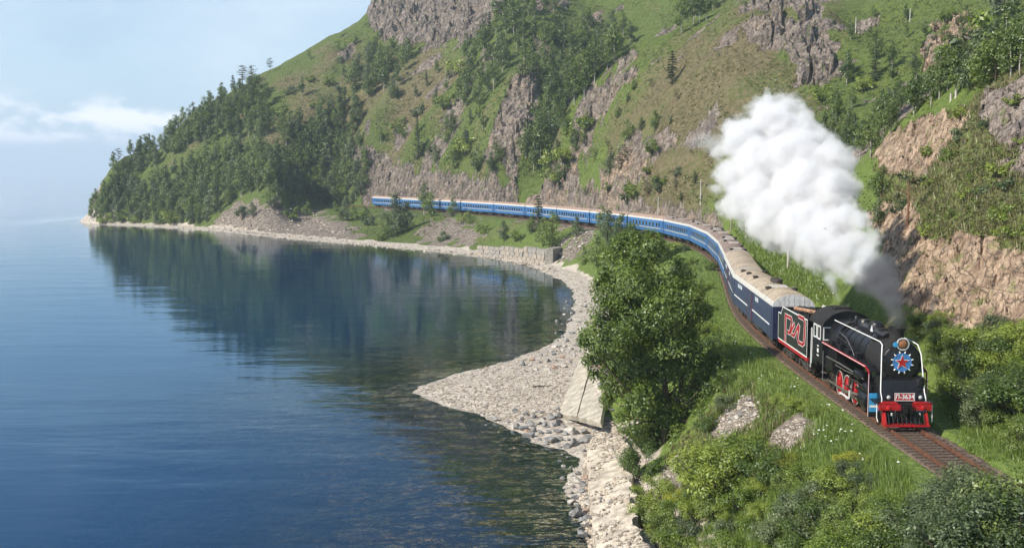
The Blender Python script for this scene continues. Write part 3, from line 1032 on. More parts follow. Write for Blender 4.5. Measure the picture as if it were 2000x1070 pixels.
def place_vehicle(name, s_c, L):
    a, _ = track_at(s_c - L * 0.36); b, _ = track_at(s_c + L * 0.36)
    m = (a + b) / 2; d = a - b
    return empty(name, (m[0], m[1], RAIL_Z), math.atan2(d[1], d[0]))


def wheel_mesh(r, spokes, mc, w=0.13):
    c_ = MB()
    c_.lathe([(0.16 * r + 0.05, -w * 0.75), (0.16 * r + 0.05, w * 0.75)], (0, 0, 0), 'y', 12)
    for k in range(spokes):
        a = 2 * math.pi * k / spokes
        c_.tube([(0.1 * math.cos(a), 0, 0.1 * math.sin(a)), (0.88 * r * math.cos(a), 0, 0.88 * r * math.sin(a))], [0.055, 0.04], 6)
    c_.ring([(0.80 * r, -w * .4), (0.90 * r, -w * .4), (0.90 * r, w * .4), (0.80 * r, w * .4)], (0, 0, 0), 'y', 28)
    if spokes > 10:
        c_.box(-0.32 * r, 0.32 * r, -w * 0.35, w * 0.35, -0.85 * r, -0.45 * r)    # counterweight
    return c_


def tyre_mesh(r, w=0.14):
    return MB().ring([(0.885 * r, -w / 2), (r, -w / 2), (r * 1.0, w / 2), (0.885 * r, w / 2)], (0, 0, 0), 'y', 32)


S_FRONT = track_s_of_y(58.6)
# ------------------------------------------------------------------ locomotive
LL = 14.0
loco = place_vehicle('steam_locomotive', S_FRONT + LL / 2, LL)
tag(loco, 'black steam locomotive with red star and number plate heading the train', 'locomotive')
X0 = LL / 2                                            # front beam at x = X0


def lp(name, mb, mat, parent=None, ang=38):
    return obj(name, mb.mesh(name, mat, True, ang), parent or loco)


def sx(x):                                             # distance back from the front beam
    return X0 - x


lp('main_frame', MB().box(sx(13.4), sx(0.3), -0.62, 0.62, 0.75, 1.25).box(sx(3.6), sx(0.5), -0.8, 0.8, 1.2, 1.75), BLACK)
AX = 3.36
boil = lp('boiler', MB().lathe([(1.00, 0), (1.01, 2.6), (1.05, 4.4), (1.06, 7.4)], (sx(10.9), 0, AX), 'x', 40), BLACK)
for x in (3.9, 5.0, 6.1, 7.2, 8.3):
    lp('boiler_band', MB().lathe([(1.0, -0.03), (1.075, -0.03), (1.075, 0.03), (1.0, 0.03)], (sx(x), 0, AX), 'x', 40), BLACK, boil)
lp('firebox', MB().prism([(-1.15, 1.7), (-1.14, 3.4), (-0.98, 3.98), (-0.55, 4.38), (0, 4.48), (0.55, 4.38), (0.98, 3.98), (1.14, 3.4), (1.15, 1.7)], 'x', sx(11.0), sx(8.9)), BLACK)
smk = lp('smokebox', MB().lathe([(1.08, -2.6), (1.12, -2.55), (1.12, -0.03), (1.08, 0.0)], (sx(0.95), 0, AX), 'x', 44), SOOT)
lp('smokebox_door', MB().lathe([(1.0, 0), (0.95, 0.07), (0.62, 0.13), (0.15, 0.16)], (sx(0.95), 0, AX), 'x', 40), BLACK, smk)
for z in (-0.3, 0.3):
    lp('door_hinge', MB().box(sx(0.86), sx(0.80), 0.2, 0.86, AX + z - 0.04, AX + z + 0.04), BLACK, smk)
for k in range(10):
    a = 2 * math.pi * (k + 0.5) / 10
    lp('door_clamp', MB().box(sx(0.93), sx(0.85), 0.97 * math.cos(a) - 0.045, 0.97 * math.cos(a) + 0.045, AX + 0.97 * math.sin(a) - 0.045, AX + 0.97 * math.sin(a) + 0.045), BLACK, smk)
# saddle and front apron under the smokebox
lp('front_apron', MB().prism([(sx(0.25), 1.32), (sx(0.25), 1.40), (sx(0.55), 1.85), (sx(0.72), 2.45), (sx(0.95), 2.6), (sx(1.8), 2.6), (sx(1.8), 1.32)], 'y', -1.12, 1.12), BLACK)
lp('front_platform', MB().box(sx(1.3), sx(0.05), -1.5, 1.5, 1.31, 1.36), BLACK)
# skyline casing, chimney, domes
lp('top_casing', MB().prism([(-0.52, 4.2), (-0.48, 4.58), (-0.3, 4.72), (0.3, 4.72), (0.48, 4.58), (0.52, 4.2)], 'x', sx(6.6), sx(2.5)), BLACK)
lp('chimney', MB().lathe([(0.46, 0), (0.40, 0.12), (0.38, 0.62), (0.44, 0.72), (0.45, 0.80), (0.34, 0.80), (0.32, 0.2)], (sx(1.75), 0, AX + 0.98), 'z', 28), SOOT)
lp('steam_dome', MB().lathe([(0.46, 0), (0.45, 0.45), (0.38, 0.62), (0.2, 0.70), (0.05, 0.72)], (sx(5.2), 0, AX + 0.95), 'z', 24), BLACK)
lp('sand_dome', MB().lathe([(0.40, 0), (0.39, 0.35), (0.30, 0.50), (0.05, 0.55)], (sx(7.4), 0, AX + 0.96), 'z', 24), BLACK)
wh = lp('whistle', MB().cyl((sx(8.4), -0.2, AX + 0.85), (sx(8.4), -0.2, AX + 1.25), 0.07, seg=10).lathe([(0.11, 0), (0.11, 0.22), (0.05, 0.3)], (sx(8.4), -0.2, AX + 1.25), 'z', 12), BLACK)
for xs_, ys_ in ((9.3, 0.1), (9.55, -0.15)):
    lp('safety_valve', MB().cyl((sx(xs_), ys_, AX + 0.88), (sx(xs_), ys_, AX + 1.22), 0.09, seg=10), BLACK)
lp('turbo_generator', MB().lathe([(0.17, -0.3), (0.22, -0.2), (0.22, 0.2), (0.15, 0.3)], (sx(3.2), -0.62, AX + 0.95), 'x', 16), BLACK)
lp('warning_triangle', MB().prism([(sx(4.55), 4.55), (sx(4.15), 4.55), (sx(4.3), 4.9)], 'y', -0.56, -0.53), WHITE)
lp('casing_lid', MB().box(sx(3.9), sx(3.5), -0.35, 0.1, 4.70, 4.82), SOOT)
lp('casing_valve', MB().cyl((sx(3.1), 0.1, 4.6), (sx(3.1), 0.1, 4.85), 0.1, seg=10), SOOT)
lp('casing_valve', MB().cyl((sx(6.2), -0.1, 4.6), (sx(6.2), -0.1, 4.8), 0.13, seg=10), SOOT)
# running boards with red edge, dropping at the front to the steps
for sd in (-1, 1):
    y0, y1 = sorted((sd * 0.95, sd * 1.52))
    rb = lp('running_board', MB().box(sx(10.8), sx(2.05), y0, y1, 2.94, 2.98).prism([(sx(2.05), 2.94), (sx(2.05), 2.98), (sx(1.4), 2.78), (sx(1.4), 2.74)], 'y', y0, y1), BLACK)
    ye = sd * 1.53
    a, b = sorted((ye, ye + sd * 0.03))
    lp('red_edge', MB().box(sx(10.8), sx(2.05), a, b, 2.90, 3.02).prism([(sx(2.05), 2.90), (sx(2.05), 3.02), (sx(1.36), 2.82), (sx(1.36), 2.70)], 'y', a, b).box(sx(1.44), sx(1.32), a, b, 0.50, 2.76), RED, rb)
    a, b = sorted((ye + sd * 0.031, ye + sd * 0.046))
    lp('white_edge', MB().box(sx(10.8), sx(2.05), a, b, 2.945, 2.975).box(sx(1.34), sx(1.305), a, b, 0.36, 2.68), WHITE, rb)
    ya, yb = sorted((sd * 1.02, sd * 1.52))
    st = lp('step_panel', MB().box(sx(1.36), sx(1.28), ya, yb, 0.62, 1.62), SKYB)
    lp('white_band', MB().box(sx(1.282), sx(1.272), ya + 0.02, yb - 0.02, 0.86, 0.98), WHITE, st)
    lp('bottom_step', MB().box(sx(1.62), sx(1.25), ya, yb, 0.34, 0.38).box(sx(1.36), sx(1.30), ya, yb, 0.38, 0.62), BLACK, st)
    for k in range(3):
        lp('ladder_rung', MB().box(sx(1.42), sx(1.36), ya + 0.03, yb - 0.03, 1.72 + 0.2 * k, 1.75 + 0.2 * k), BLACK, st)
    lp('handrail', MB().tube([(sx(10.6), sd * 0.86, 4.36), (sx(1.75), sd * 0.88, 4.36), (sx(1.15), sd * 0.95, 4.28), (sx(0.90), sd * 1.05, 3.8), (sx(0.55), sd * 1.16, 1.85), (sx(0.32), sd * 1.16, 1.55), (sx(0.32), sd * 1.16, 1.33)], 0.032, 8), WHITE)
    lp('front_handrail', MB().tube([(sx(0.18), sd * 1.46, 1.3), (sx(0.16), sd * 1.46, 0.55), (sx(0.05), sd * 1.42, 0.35)], 0.025, 6), WHITE)
    # cylinders and valve chests
    lp('cylinder', MB().lathe([(0.30, -0.62), (0.44, -0.60), (0.44, 0.60), (0.30, 0.64)], (sx(2.6), sd * 1.18, 0.98), 'x', 24).lathe([(0.20, -0.6), (0.26, -0.58), (0.26, 0.58), (0.18, 0.62)], (sx(2.6), sd * 1.12, 1.62), 'x', 20).box(sx(3.1), sx(2.1), min(sd * 0.7, sd * 1.2), max(sd * 0.7, sd * 1.2), 0.9, 1.75), BLACK)
    lp('air_reservoir', MB().lathe([(0.1, -0.6), (0.27, -0.52), (0.27, 0.52), (0.1, 0.6)], (sx(4.2), sd * 1.15, 2.1), 'x', 18), BLACK)
for k in range(5):
    lp('boiler_pipe', MB().tube([(sx(10.4 - 0.3 * k), -0.90 - 0.06 * k, 4.05 - 0.16 * k), (sx(8.0 - 0.5 * k), -1.02 - 0.03 * k, 3.9 - 0.16 * k), (sx(5.6 + 0.5 * k), -1.12, 3.4 - 0.08 * k), (sx(5.0 + 0.6 * k), -1.10, 2.96)], 0.028, 6), (BLACK, STEEL, BLACK, UNDER, BLACK)[k])
for k in range(4):
    lp('inspection_box', MB().box(sx(9.9 - 1.7 * k), sx(9.3 - 1.7 * k), -1.35, -1.05, 2.98, 3.2 + 0.1 * (k % 2)), BLACK)
lp('air_pump', MB().lathe([(0.24, 0), (0.24, 0.45), (0.12, 0.5), (0.12, 0.62), (0.26, 0.66), (0.26, 1.1), (0.1, 1.18)], (sx(0.75), 0.95, 1.5), 'z', 18), BLACK)
# headlight, star, lamps, number plate
hl = lp('headlight', MB().lathe([(0.24, -0.32), (0.30, -0.25), (0.31, 0.05), (0.25, 0.05)], (sx(0.75), 0, AX + 1.02), 'x', 28).box(sx(1.05), sx(0.8), -0.12, 0.12, AX + 0.62, AX + 0.85), BLACK)
lp('white_rim', MB().ring([(0.255, 0.0), (0.335, 0.0), (0.335, 0.05), (0.255, 0.05)], (sx(0.75), 0, AX + 1.02), 'x', 32), WHITE, hl)
lp('lens', MB().lathe([(0.25, 0.02), (0.2, 0.07), (0.08, 0.1)], (sx(0.75), 0, AX + 1.02), 'x', 24), AMBER, hl)
lp('side_marker', MB().lathe([(0.13, 0), (0.13, 0.03)], (sx(0.72), -0.40, AX + 1.0), 'x', 16), SKYB, hl)
em = lp('star_emblem', MB().lathe([(0.50, 0), (0.50, 0.03)], (sx(0.78), 0, AX + 0.04), 'x', 40), paint('emblem_blue', (0.055, 0.19, 0.46), 0.4, var=0.15, dirt_amt=0.1))
for k in range(12):
    a = 2 * math.pi * (k + 0.5) / 12
    c_, s_ = math.cos(a), math.sin(a)
    lp('gear_tooth', MB().tube([(sx(0.745), 0.50 * c_, AX + 0.04 + 0.50 * s_), (sx(0.745), 0.61 * c_, AX + 0.04 + 0.61 * s_)], [0.04, 0.03], 8), WHITE, em)


def star(r, q=0.40):
    return [((r if k % 2 == 0 else r * q) * math.sin(math.pi * k / 5), AX + 0.04 + (r if k % 2 == 0 else r * q) * math.cos(math.pi * k / 5)) for k in range(10)]


lp('star_outline', MB().prism(star(0.42, 0.42), 'x', sx(0.75), sx(0.735)), WHITE, em, 20)
lp('red_star', MB().prism(star(0.365, 0.39), 'x', sx(0.735), sx(0.715)), RED, em, 20)
npl = lp('number_plate', MB().box(sx(0.22), sx(0.19), -0.53, 0.53, 1.44, 1.86), RED)
lp('plate_border', MB().box(sx(0.19), sx(0.18), -0.53, 0.53, 1.83, 1.86).box(sx(0.19), sx(0.18), -0.53, 0.53, 1.44, 1.47).box(sx(0.19), sx(0.18), -0.53, -0.50, 1.47, 1.83).box(sx(0.19), sx(0.18), 0.50, 0.53, 1.47, 1.83), WHITE, npl)
tx = obj('lettering', text_mesh('Л-3634', 0.33, WHITE), npl, (sx(0.182), 0, 1.652), (math.pi / 2, 0, math.pi / 2))
for sd in (-1, 1):
    lm = lp('marker_lamp', MB().lathe([(0.10, -0.14), (0.135, -0.1), (0.135, 0.03), (0.11, 0.03)], (sx(0.24), sd * 0.84, 1.62), 'x', 20).box(sx(0.4), sx(0.28), sd * 0.84 - 0.04, sd * 0.84 + 0.04, 1.36, 1.5), BLACK)
    lp('lamp_lens', MB().lathe([(0.12, 0.02), (0.08, 0.05), (0.02, 0.07)], (sx(0.24), sd * 0.84, 1.62), 'x', 16), LENS, lm)
# front beam, coupler, buffers, pilot
lp('front_beam', MB().box(sx(0.16), sx(0.0), -1.38, 1.38, 0.96, 1.28).prism([(-1.42, 1.30), (-1.15, 1.42), (-0.5, 1.42), (-0.35, 1.30)], 'x', sx(0.15), sx(0.02)).prism([(1.42, 1.30), (1.15, 1.42), (0.5, 1.42), (0.35, 1.30)], 'x', sx(0.15), sx(0.02)), RED)
cp = lp('coupler', MB().box(sx(0.2), sx(-0.18), -0.26, 0.26, 0.80, 1.34).box(sx(-0.18), sx(-0.42), -0.22, -0.02, 0.86, 1.22).box(sx(-0.18), sx(-0.40), 0.12, 0.24, 0.86, 1.22), BLACK)
for sd in (-1, 1):
    lp('bolt_boss', MB().lathe([(0.13, 0), (0.13, 0.06), (0.08, 0.09)], (X0, sd * 0.9, 1.08), 'x', 18), RED)
    lp('brake_hose', MB().tube([(sx(-0.05), sd * 0.55, 1.0), (sx(-0.16), sd * 0.58, 0.8), (sx(-0.14), sd * 0.58, 0.5), (sx(-0.05), sd * 0.50, 0.38)], 0.035, 8), BLACK)
    lp('hose_tap', MB().box(sx(-0.06), sx(0), sd * 0.72 - 0.05, sd * 0.72 + 0.05, 0.70, 0.84), WHITE)
pl = lp('pilot', MB().prism([(sx(0.3), 0.85), (sx(0.0), 0.85), (sx(-0.32), 0.25), (sx(-0.32), 0.18), (sx(0.3), 0.18)], 'y', -1.15, -1.05).prism([(sx(0.3), 0.85), (sx(0.0), 0.85), (sx(-0.32), 0.25), (sx(-0.32), 0.18), (sx(0.3), 0.18)], 'y', 1.05, 1.15).box(sx(-0.25), sx(-0.34), -1.2, 1.2, 0.16, 0.27).box(sx(0.2), sx(-0.3), -1.15, 1.15, 0.20, 0.24), RED)
for k in range(9):
    y = -0.92 + 0.23 * k
    lp('pilot_bar', MB().tube([(sx(-0.02), y, 0.84), (sx(-0.33), y, 0.24)], 0.03, 6), BLACK, pl)
# wheels and motion
drv_c = wheel_mesh(0.75, 14, RED).mesh('wheel_centre', RED); drv_k = wheel_mesh(0.75, 14, RED).mesh('wheel_centre', WHEELM); drv_t = tyre_mesh(0.75).mesh('tyre', WHEELM)
rim_me = MB().ring([(0.70, 0.071), (0.735, 0.071), (0.735, 0.078), (0.70, 0.078)], (0, 0, 0), 'y', 32).ring([(0.70, -0.078), (0.735, -0.078), (0.735, -0.071), (0.70, -0.071)], (0, 0, 0), 'y', 32).mesh('white_rim', WHITE)
pon_c = wheel_mesh(0.45, 10, RED).mesh('wheel_centre', WHEELM); pon_t = tyre_mesh(0.45).mesh('tyre', WHEELM)
for sd in (-1, 1):
    for k in range(5):
        w = obj('driving_wheel', drv_c if k in (1, 2, 3) else drv_k, loco, (sx(4.35 + 1.58 * k), sd * 0.83, 0.75), (0, 0.55 * k, 0))
        obj('tyre', drv_t, w); (obj('white_rim', rim_me, w) if k in (1, 2, 3) else None)
    w = obj('pony_wheel', pon_c, loco, (sx(1.75), sd * 0.83, 0.45)); obj('tyre', pon_t, w)
    yo = sd * 1.02
    a, b = sorted((yo, yo + sd * 0.06))
    lp('coupling_rod', MB().box(sx(10.8), sx(4.2), a, b, 0.48, 0.60), STEEL)
    a2, b2 = sorted((yo + sd * 0.08, yo + sd * 0.14))
    lp('main_rod', MB().prism([(sx(7.6), 0.46), (sx(7.6), 0.62), (sx(3.9), 1.05), (sx(3.9), 0.92)], 'y', a2, b2), STEEL)
    lp('crosshead', MB().box(sx(4.3), sx(3.7), *sorted((yo + sd * 0.05, yo + sd * 0.22)), 0.78, 1.2).box(sx(5.0), sx(3.2), *sorted((yo + sd * 0.06, yo + sd * 0.18)), 1.2, 1.3), BLACK)
    lp('expansion_link', MB().prism([(sx(6.4), 1.0), (sx(6.2), 1.0), (sx(6.1), 1.75), (sx(6.35), 1.75)], 'y', a2, b2).box(sx(6.3), sx(3.0), a, b, 1.48, 1.56).box(sx(7.5), sx(6.2), a2, b2, 0.95, 1.03), WHEELM)
    for xh in (5.2, 6.8, 8.4):
        lp('brake_hanger', MB().box(sx(xh), sx(xh - 0.15), *sorted((sd * 0.76, sd * 0.9)), 0.4, 1.2), BLACK)
    lp('step_bracket', MB().box(sx(7.1), sx(5.3), *sorted((sd * 1.38, sd * 1.48)), 0.50, 0.56).box(sx(5.36), sx(5.28), *sorted((sd * 1.38, sd * 1.44)), 0.56, 1.0), WHITE)
    lp('pipe', MB().tube([(sx(10.6), sd * 1.3, 2.1), (sx(8), sd * 1.34, 2.15), (sx(5), sd * 1.34, 2.15), (sx(3.4), sd * 1.2, 2.0)], 0.05, 8).tube([(sx(10.4), sd * 1.12, 1.8), (sx(7), sd * 1.2, 1.85), (sx(5), sd * 1.2, 1.95)], 0.035, 8), STEEL)
    lp('cab_ladder', MB().tube([(sx(10.9), sd * 1.45, 2.4), (sx(10.9), sd * 1.45, 0.6)], 0.025, 6).box(sx(11.2), sx(10.7), *sorted((sd * 1.2, sd * 1.48)), 0.55, 0.6).box(sx(11.2), sx(10.7), *sorted((sd * 1.2, sd * 1.48)), 1.0, 1.05), STEEL)
    lp('ash_pan_box', MB().box(sx(11.0), sx(9.2), *sorted((sd * 0.9, sd * 1.35)), 1.45, 2.05), BLACK)
# cab
cab_side = [(-1.5, 1.55), (-1.52, 3.9), (-1.40, 4.2), (-1.0, 4.58), (-0.5, 4.80), (0, 4.86), (0.5, 4.80), (1.0, 4.58), (1.40, 4.2), (1.52, 3.9), (1.5, 1.55)]
cab = lp('cab', MB().prism(cab_side, 'x', sx(13.3), sx(10.95)), BLACK)
roofp = [(y * 1.05, z + 0.05) for y, z in cab_side[1:-1]]
lp('cab_roof', MB().prism(roofp + [(y * 0.98, z - 0.02) for y, z in roofp[::-1]], 'x', sx(13.9), sx(10.7)), SOOT)
lp('roof_hatch', MB().box(sx(12.8), sx(11.8), -0.5, 0.5, 4.88, 5.0), SOOT)


def win_frame(mb, x0, x1, z0, z1, y, sd, w=0.06):
    a, b = sorted((y, y + sd * 0.025))
    mb.box(x0, x1, a, b, z0, z0 + w).box(x0, x1, a, b, z1 - w, z1).box(x0, x0 + w, a, b, z0 + w, z1 - w).box(x1 - w, x1, a, b, z0 + w, z1 - w)
    return mb


for sd in (-1, 1):
    for xa, xb in ((12.9, 12.25), (12.0, 11.35)):
        a, b = sorted((sd * 1.515, sd * 1.525))
        w = lp('cab_window', MB().box(sx(xa), sx(xb), a, b, 3.05, 3.85), GLASS)
        lp('window_frame', win_frame(MB(), sx(xa) - 0.04, sx(xb) + 0.04, 3.01, 3.89, sd * 1.52, sd, 0.09), WHITE, w)
    y0, y1 = sorted((sd * 1.0, sd * 1.44))
    w = lp('front_cab_window', MB().box(sx(10.95), sx(10.935), y0, y1, 3.1, 3.82), GLASS)
    fm = MB()
    fm.box(sx(10.94), sx(10.92), y0 - 0.04, y1 + 0.04, 3.04, 3.11).box(sx(10.94), sx(10.92), y0 - 0.04, y1 + 0.04, 3.81, 3.88).box(sx(10.94), sx(10.92), y0 - 0.04, y0 + 0.03, 3.11, 3.81).box(sx(10.94), sx(10.92), y1 - 0.03, y1 + 0.04, 3.11, 3.81)
    lp('window_frame', fm, WHITE, w)
    a, b = sorted((sd * 1.51, sd * 1.525))
    lp('cab_lettering', MB().box(sx(12.1), sx(11.75), a, b, 2.15, 2.4).box(sx(12.15), sx(11.7), a, b, 1.92, 2.0).box(sx(12.1), sx(11.75), a, b, 2.52, 2.6), WHITE)
    lp('grab_rail', MB().tube([(sx(13.35), sd * 1.5, 3.5), (sx(13.35), sd * 1.53, 1.2)], 0.025, 6).tube([(sx(13.6), sd * 1.5, 3.5), (sx(13.6), sd * 1.53, 0.9)], 0.025, 6), WHITE)

# ------------------------------------------------------------------ tender
TL = 9.2
ten = place_vehicle('locomotive_tender', S_FRONT + LL + 0.45 + TL / 2, TL)
tag(ten, 'black coal tender with red and white railway emblem behind the locomotive', 'tender')
h = TL / 2


def tp(name, mb, mat, parent=None):
    return obj(name, mb.mesh(name, mat), parent or ten)


side_poly = [(-h + 0.1, 1.35), (-h + 0.1, 3.25), (-h + 1.0, 3.25), (-h + 1.15, 3.45), (-h + 1.5, 3.80), (h - 0.3, 3.80), (h - 0.3, 1.35)]
tp('tank', MB().box(-h + 0.15, h - 0.35, -1.42, 1.42, 1.32, 3.2), BLACK)
for sd in (-1, 1):
    sp = tp('side_panel', MB().prism(side_poly, 'y', *sorted((sd * 1.43, sd * 1.49))), PANEL)
    ol = MB()
    for i in range(len(side_poly)):
        p, q = Vector((side_poly[i][0], 0, side_poly[i][1])), Vector((side_poly[(i + 1) % len(side_poly)][0], 0, side_poly[(i + 1) % len(side_poly)][1]))
        d = (q - p).normalized(); n = Vector((-d.z, 0, d.x)) * 0.045
        y = sd * 1.497
        ol.add([(p + n - d * .04) + Vector((0, y, 0)), (q + n + d * .04) + Vector((0, y, 0)), (q - n + d * .04) + Vector((0, y, 0)), (p - n - d * .04) + Vector((0, y, 0))], [(0, 1, 2, 3) if sd < 0 else (3, 2, 1, 0)])
    tp('white_outline', ol, WHITE, sp)
    tp('red_sill', MB().box(-h + 0.05, h - 0.2, *sorted((sd * 1.38, sd * 1.48)), 1.08, 1.33), RED)
    # emblem of three joined letters, u along the side from rear to front, v up
    def stroke(mb, pts, w, y):
        pts = [Vector((-h + 0.1 + u * (TL - 0.4) if sd < 0 else h - 0.3 - u * (TL - 0.4), y, 1.35 + v * 2.45)) for u, v in pts]
        for i in range(len(pts) - 1):
            d = (pts[i + 1] - pts[i]).normalized(); n = Vector((-d.z * 1.9, 0, d.x)) * w
            e_ = d * w * 0.9
            q = [pts[i] + n - e_, pts[i + 1] + n + e_, pts[i + 1] - n + e_, pts[i] - n - e_]
            nrm_ = (q[1] - q[0]).cross(q[2] - q[0])
            mb.add(q, [(0, 1, 2, 3) if nrm_.y * sd > 0 else (3, 2, 1, 0)])
    strokes = [[(0.27, 0.06), (0.27, 0.80)], [(0.27, 0.80), (0.47, 0.80), (0.50, 0.72), (0.44, 0.42)], [(0.36, 0.36), (0.44, 0.36), (0.58, 0.68)], [(0.50, 0.36), (0.58, 0.36), (0.72, 0.72)],
               [(0.72, 0.98), (0.88, 0.98), (0.93, 0.88), (0.91, 0.34), (0.86, 0.26), (0.74, 0.26), (0.70, 0.34), (0.74, 0.70)]]
    wm, rm = MB(), MB()
    for st_ in strokes:
        stroke(wm, st_, 0.150, sd * 1.500)
        stroke(rm, st_, 0.105, sd * 1.508)
    le = tp('emblem_outline', wm, WHITE, sp)
    tp('emblem_letters', rm, RED, sp)
cb = MB()
for k in range(150):
    x, y = random.uniform(-h + 1.6, h - 1.0), random.uniform(-1.2, 1.2)
    z = 3.2 + 0.45 * (1 - (y / 1.3) ** 2) + random.uniform(-0.1, 0.1)
    r = random.uniform(0.14, 0.34)
    cb.add([Vector((x, y, z)) + Vector((math.cos(a) * r * random.uniform(.7, 1.1), math.sin(a) * r * random.uniform(.7, 1.1), zz * r)) for zz in (-0.6, 0.5) for a in (0.3, 1.6, 2.8, 4.1, 5.3)] + [Vector((x, y, z + r * 0.8))],
           [(0, 1, 6, 5), (1, 2, 7, 6), (2, 3, 8, 7), (3, 4, 9, 8), (4, 0, 5, 9), (5, 6, 10), (6, 7, 10), (7, 8, 10), (8, 9, 10), (9, 5, 10)])
tag(tp('coal_load', cb, COAL), kind='stuff')
tp('coal_bulkhead', MB().box(h - 0.75, h - 0.6, -1.35, 1.35, 3.2, 4.2).box(-h + 1.2, -h + 1.32, -1.35, 1.35, 3.2, 3.75), BLACK)
for k in range(3):
    tp('timber_log', MB().tube([(-1.0 + 0.2 * k, -1.1 + 0.1 * k, 3.95), (1.9 + 0.3 * k, -0.7 + 0.25 * k, 4.05)], [0.12, 0.1], 8), paint('cut_timber', (0.36, 0.20, 0.12), 0.8))
tp('underframe', MB().box(-h + 0.05, h - 0.1, -0.9, 0.9, 0.85, 1.32), BLACK)
bog_me = MB()
for sd in (-1, 1):
    y0, y1 = sorted((sd * 0.98, sd * 1.10))
    bog_me.prism([(-1.55, 0.55), (-1.55, 0.72), (-0.8, 0.80), (-0.4, 0.42), (0.4, 0.42), (0.8, 0.80), (1.55, 0.72), (1.55, 0.55), (0.9, 0.55), (0.55, 0.28), (-0.55, 0.28), (-0.9, 0.55)], 'y', y0, y1)
    for x in (-1.2, 1.2):
        bog_me.box(x - 0.17, x + 0.17, *sorted((sd * 1.1, sd * 1.2)), 0.32, 0.66)
    for x in (-0.25, 0, 0.25):
        bog_me.cyl((x, sd * 1.04, 0.45), (x, sd * 1.04, 0.82), 0.1, seg=8)
bog_me.box(-0.3, 0.3, -1.1, 1.1, 0.5, 0.85)
bog_mesh = bog_me.mesh('bogie_frame', UNDER)
cw = MB().lathe([(0.10, -0.06), (0.36, -0.03), (0.42, -0.07), (0.475, -0.07), (0.475, 0.07), (0.42, 0.07), (0.36, 0.03), (0.10, 0.06)], (0, 0, 0), 'y', 24).mesh('wheel', WHEELM)


def bogie(root, x, wheels=True):
    b = obj('bogie', bog_mesh, root, (x, 0, 0))
    if wheels:
        for sd in (-1, 1):
            for xx in (-1.2, 1.2):
                obj('wheel', cw, b, (xx, sd * 0.80, 0.475))
    return b


bogie(ten, -h + 2.0); bogie(ten, h - 2.4)
tp('tender_steps', MB().box(h - 0.4, h - 0.05, -1.46, -1.2, 0.5, 0.54).box(h - 0.4, h - 0.05, -1.46, -1.2, 0.85, 0.89).box(h - 0.3, h - 0.25, -1.46, -1.4, 0.5, 1.3), STEEL)

# ------------------------------------------------------------------ coaches
CL = 23.9
hc = CL / 2
NAVY = paint('coach_navy', (0.026, 0.040, 0.088), 0.45, var=0.15, scale=0.6, dirt=(0.10, 0.09, 0.08), dirt_amt=0.3, groove=3.4)
MIDB = paint('coach_mid_blue', (0.036, 0.130, 0.330), 0.42, var=0.12, scale=0.6, dirt=(0.16, 0.15, 0.14), dirt_amt=0.25, groove=3.4)
BLUE = paint('coach_bright_blue', (0.034, 0.150, 0.385), 0.42, var=0.12, scale=0.6, dirt=(0.16, 0.16, 0.15), dirt_amt=0.2, groove=3.4)
NAVY_END = paint('coach_end_navy', (0.012, 0.017, 0.055), 0.5, var=0.2, dirt_amt=0.2)
ROOF_TAN = paint('roof_tan', (0.40, 0.335, 0.26), 0.7, var=0.25, scale=0.5, dirt=(0.16, 0.12, 0.09), dirt_amt=0.5)
ROOF_BRN = paint('roof_brown', (0.26, 0.20, 0.17), 0.7, var=0.3, scale=0.5, dirt=(0.12, 0.08, 0.07), dirt_amt=0.5)
ROOF_RED = paint('roof_rust', (0.34, 0.235, 0.18), 0.7, var=0.25, scale=0.5, dirt_amt=0.3)
EAVE = paint('roof_edge_white', (0.54, 0.53, 0.49), 0.55, var=0.12, dirt=(0.34, 0.27, 0.20), dirt_amt=0.45)
CREAM = paint('stripe_cream', (0.62, 0.52, 0.34), 0.5, var=0.1, dirt_amt=0.15)
GREYW = paint('roof_end_grey', (0.50, 0.51, 0.52), 0.6, var=0.15, dirt=(0.2, 0.19, 0.18), dirt_amt=0.5)
arch = [(-1.56, 3.45), (-1.53, 3.62), (-1.42, 3.82), (-1.20, 4.02), (-0.85, 4.20), (-0.45, 4.31), (0, 4.35)]
arch = arch + [(-y, z) for y, z in arch[-2::-1]]


def shell(pts, t_, x0, x1):
    return MB().prism(pts + [(y * 0.97, z - t_) for y, z in pts[::-1]], 'x', x0, x1)


me_c = {}
for nm, mt in (('navy', NAVY), ('mid', MIDB), ('blue', BLUE)):
    me_c['body', nm] = MB().prism([(-1.50, 0.98), (-1.52, 1.25), (-1.52, 3.45), (-1.30, 3.9), (0, 4.2), (1.30, 3.9), (1.52, 3.45), (1.52, 1.25), (1.50, 0.98)], 'x', -hc + 0.05, hc - 0.05).mesh('coach_body', mt)
for nm, mt in (('tan', ROOF_TAN), ('brown', ROOF_BRN), ('rust', ROOF_RED)):
    me_c['roof', nm] = shell(arch[2:-2], 0.06, -hc, hc).mesh('roof', mt, True, 25)
    rib = MB()
    for k in range(23):
        x = -hc + 0.95 + k * (CL - 1.9) / 22
        pts = [(y, z + 0.035) for y, z in arch[2:-2]]
        rib.add(*((lambda m: (m.v, m.f))(shell(pts, 0.05, x - 0.04, x + 0.04))))
    me_c['rib', nm] = rib.mesh('roof_ribs', mt)
me_c['eave'] = MB().prism(arch[:3] + [(y * 0.97, z - 0.03) for y, z in arch[:3][::-1]], 'x', -hc - 0.02, hc + 0.02).prism(arch[-3:] + [(y * 0.97, z - 0.03) for y, z in arch[-3:][::-1]], 'x', -hc - 0.02, hc + 0.02).mesh('roof_edge', EAVE)
me_c['lunette'] = MB().prism(arch, 'x', hc - 0.04, hc + 0.03).mesh('roof_end', GREYW)
lr = MB()
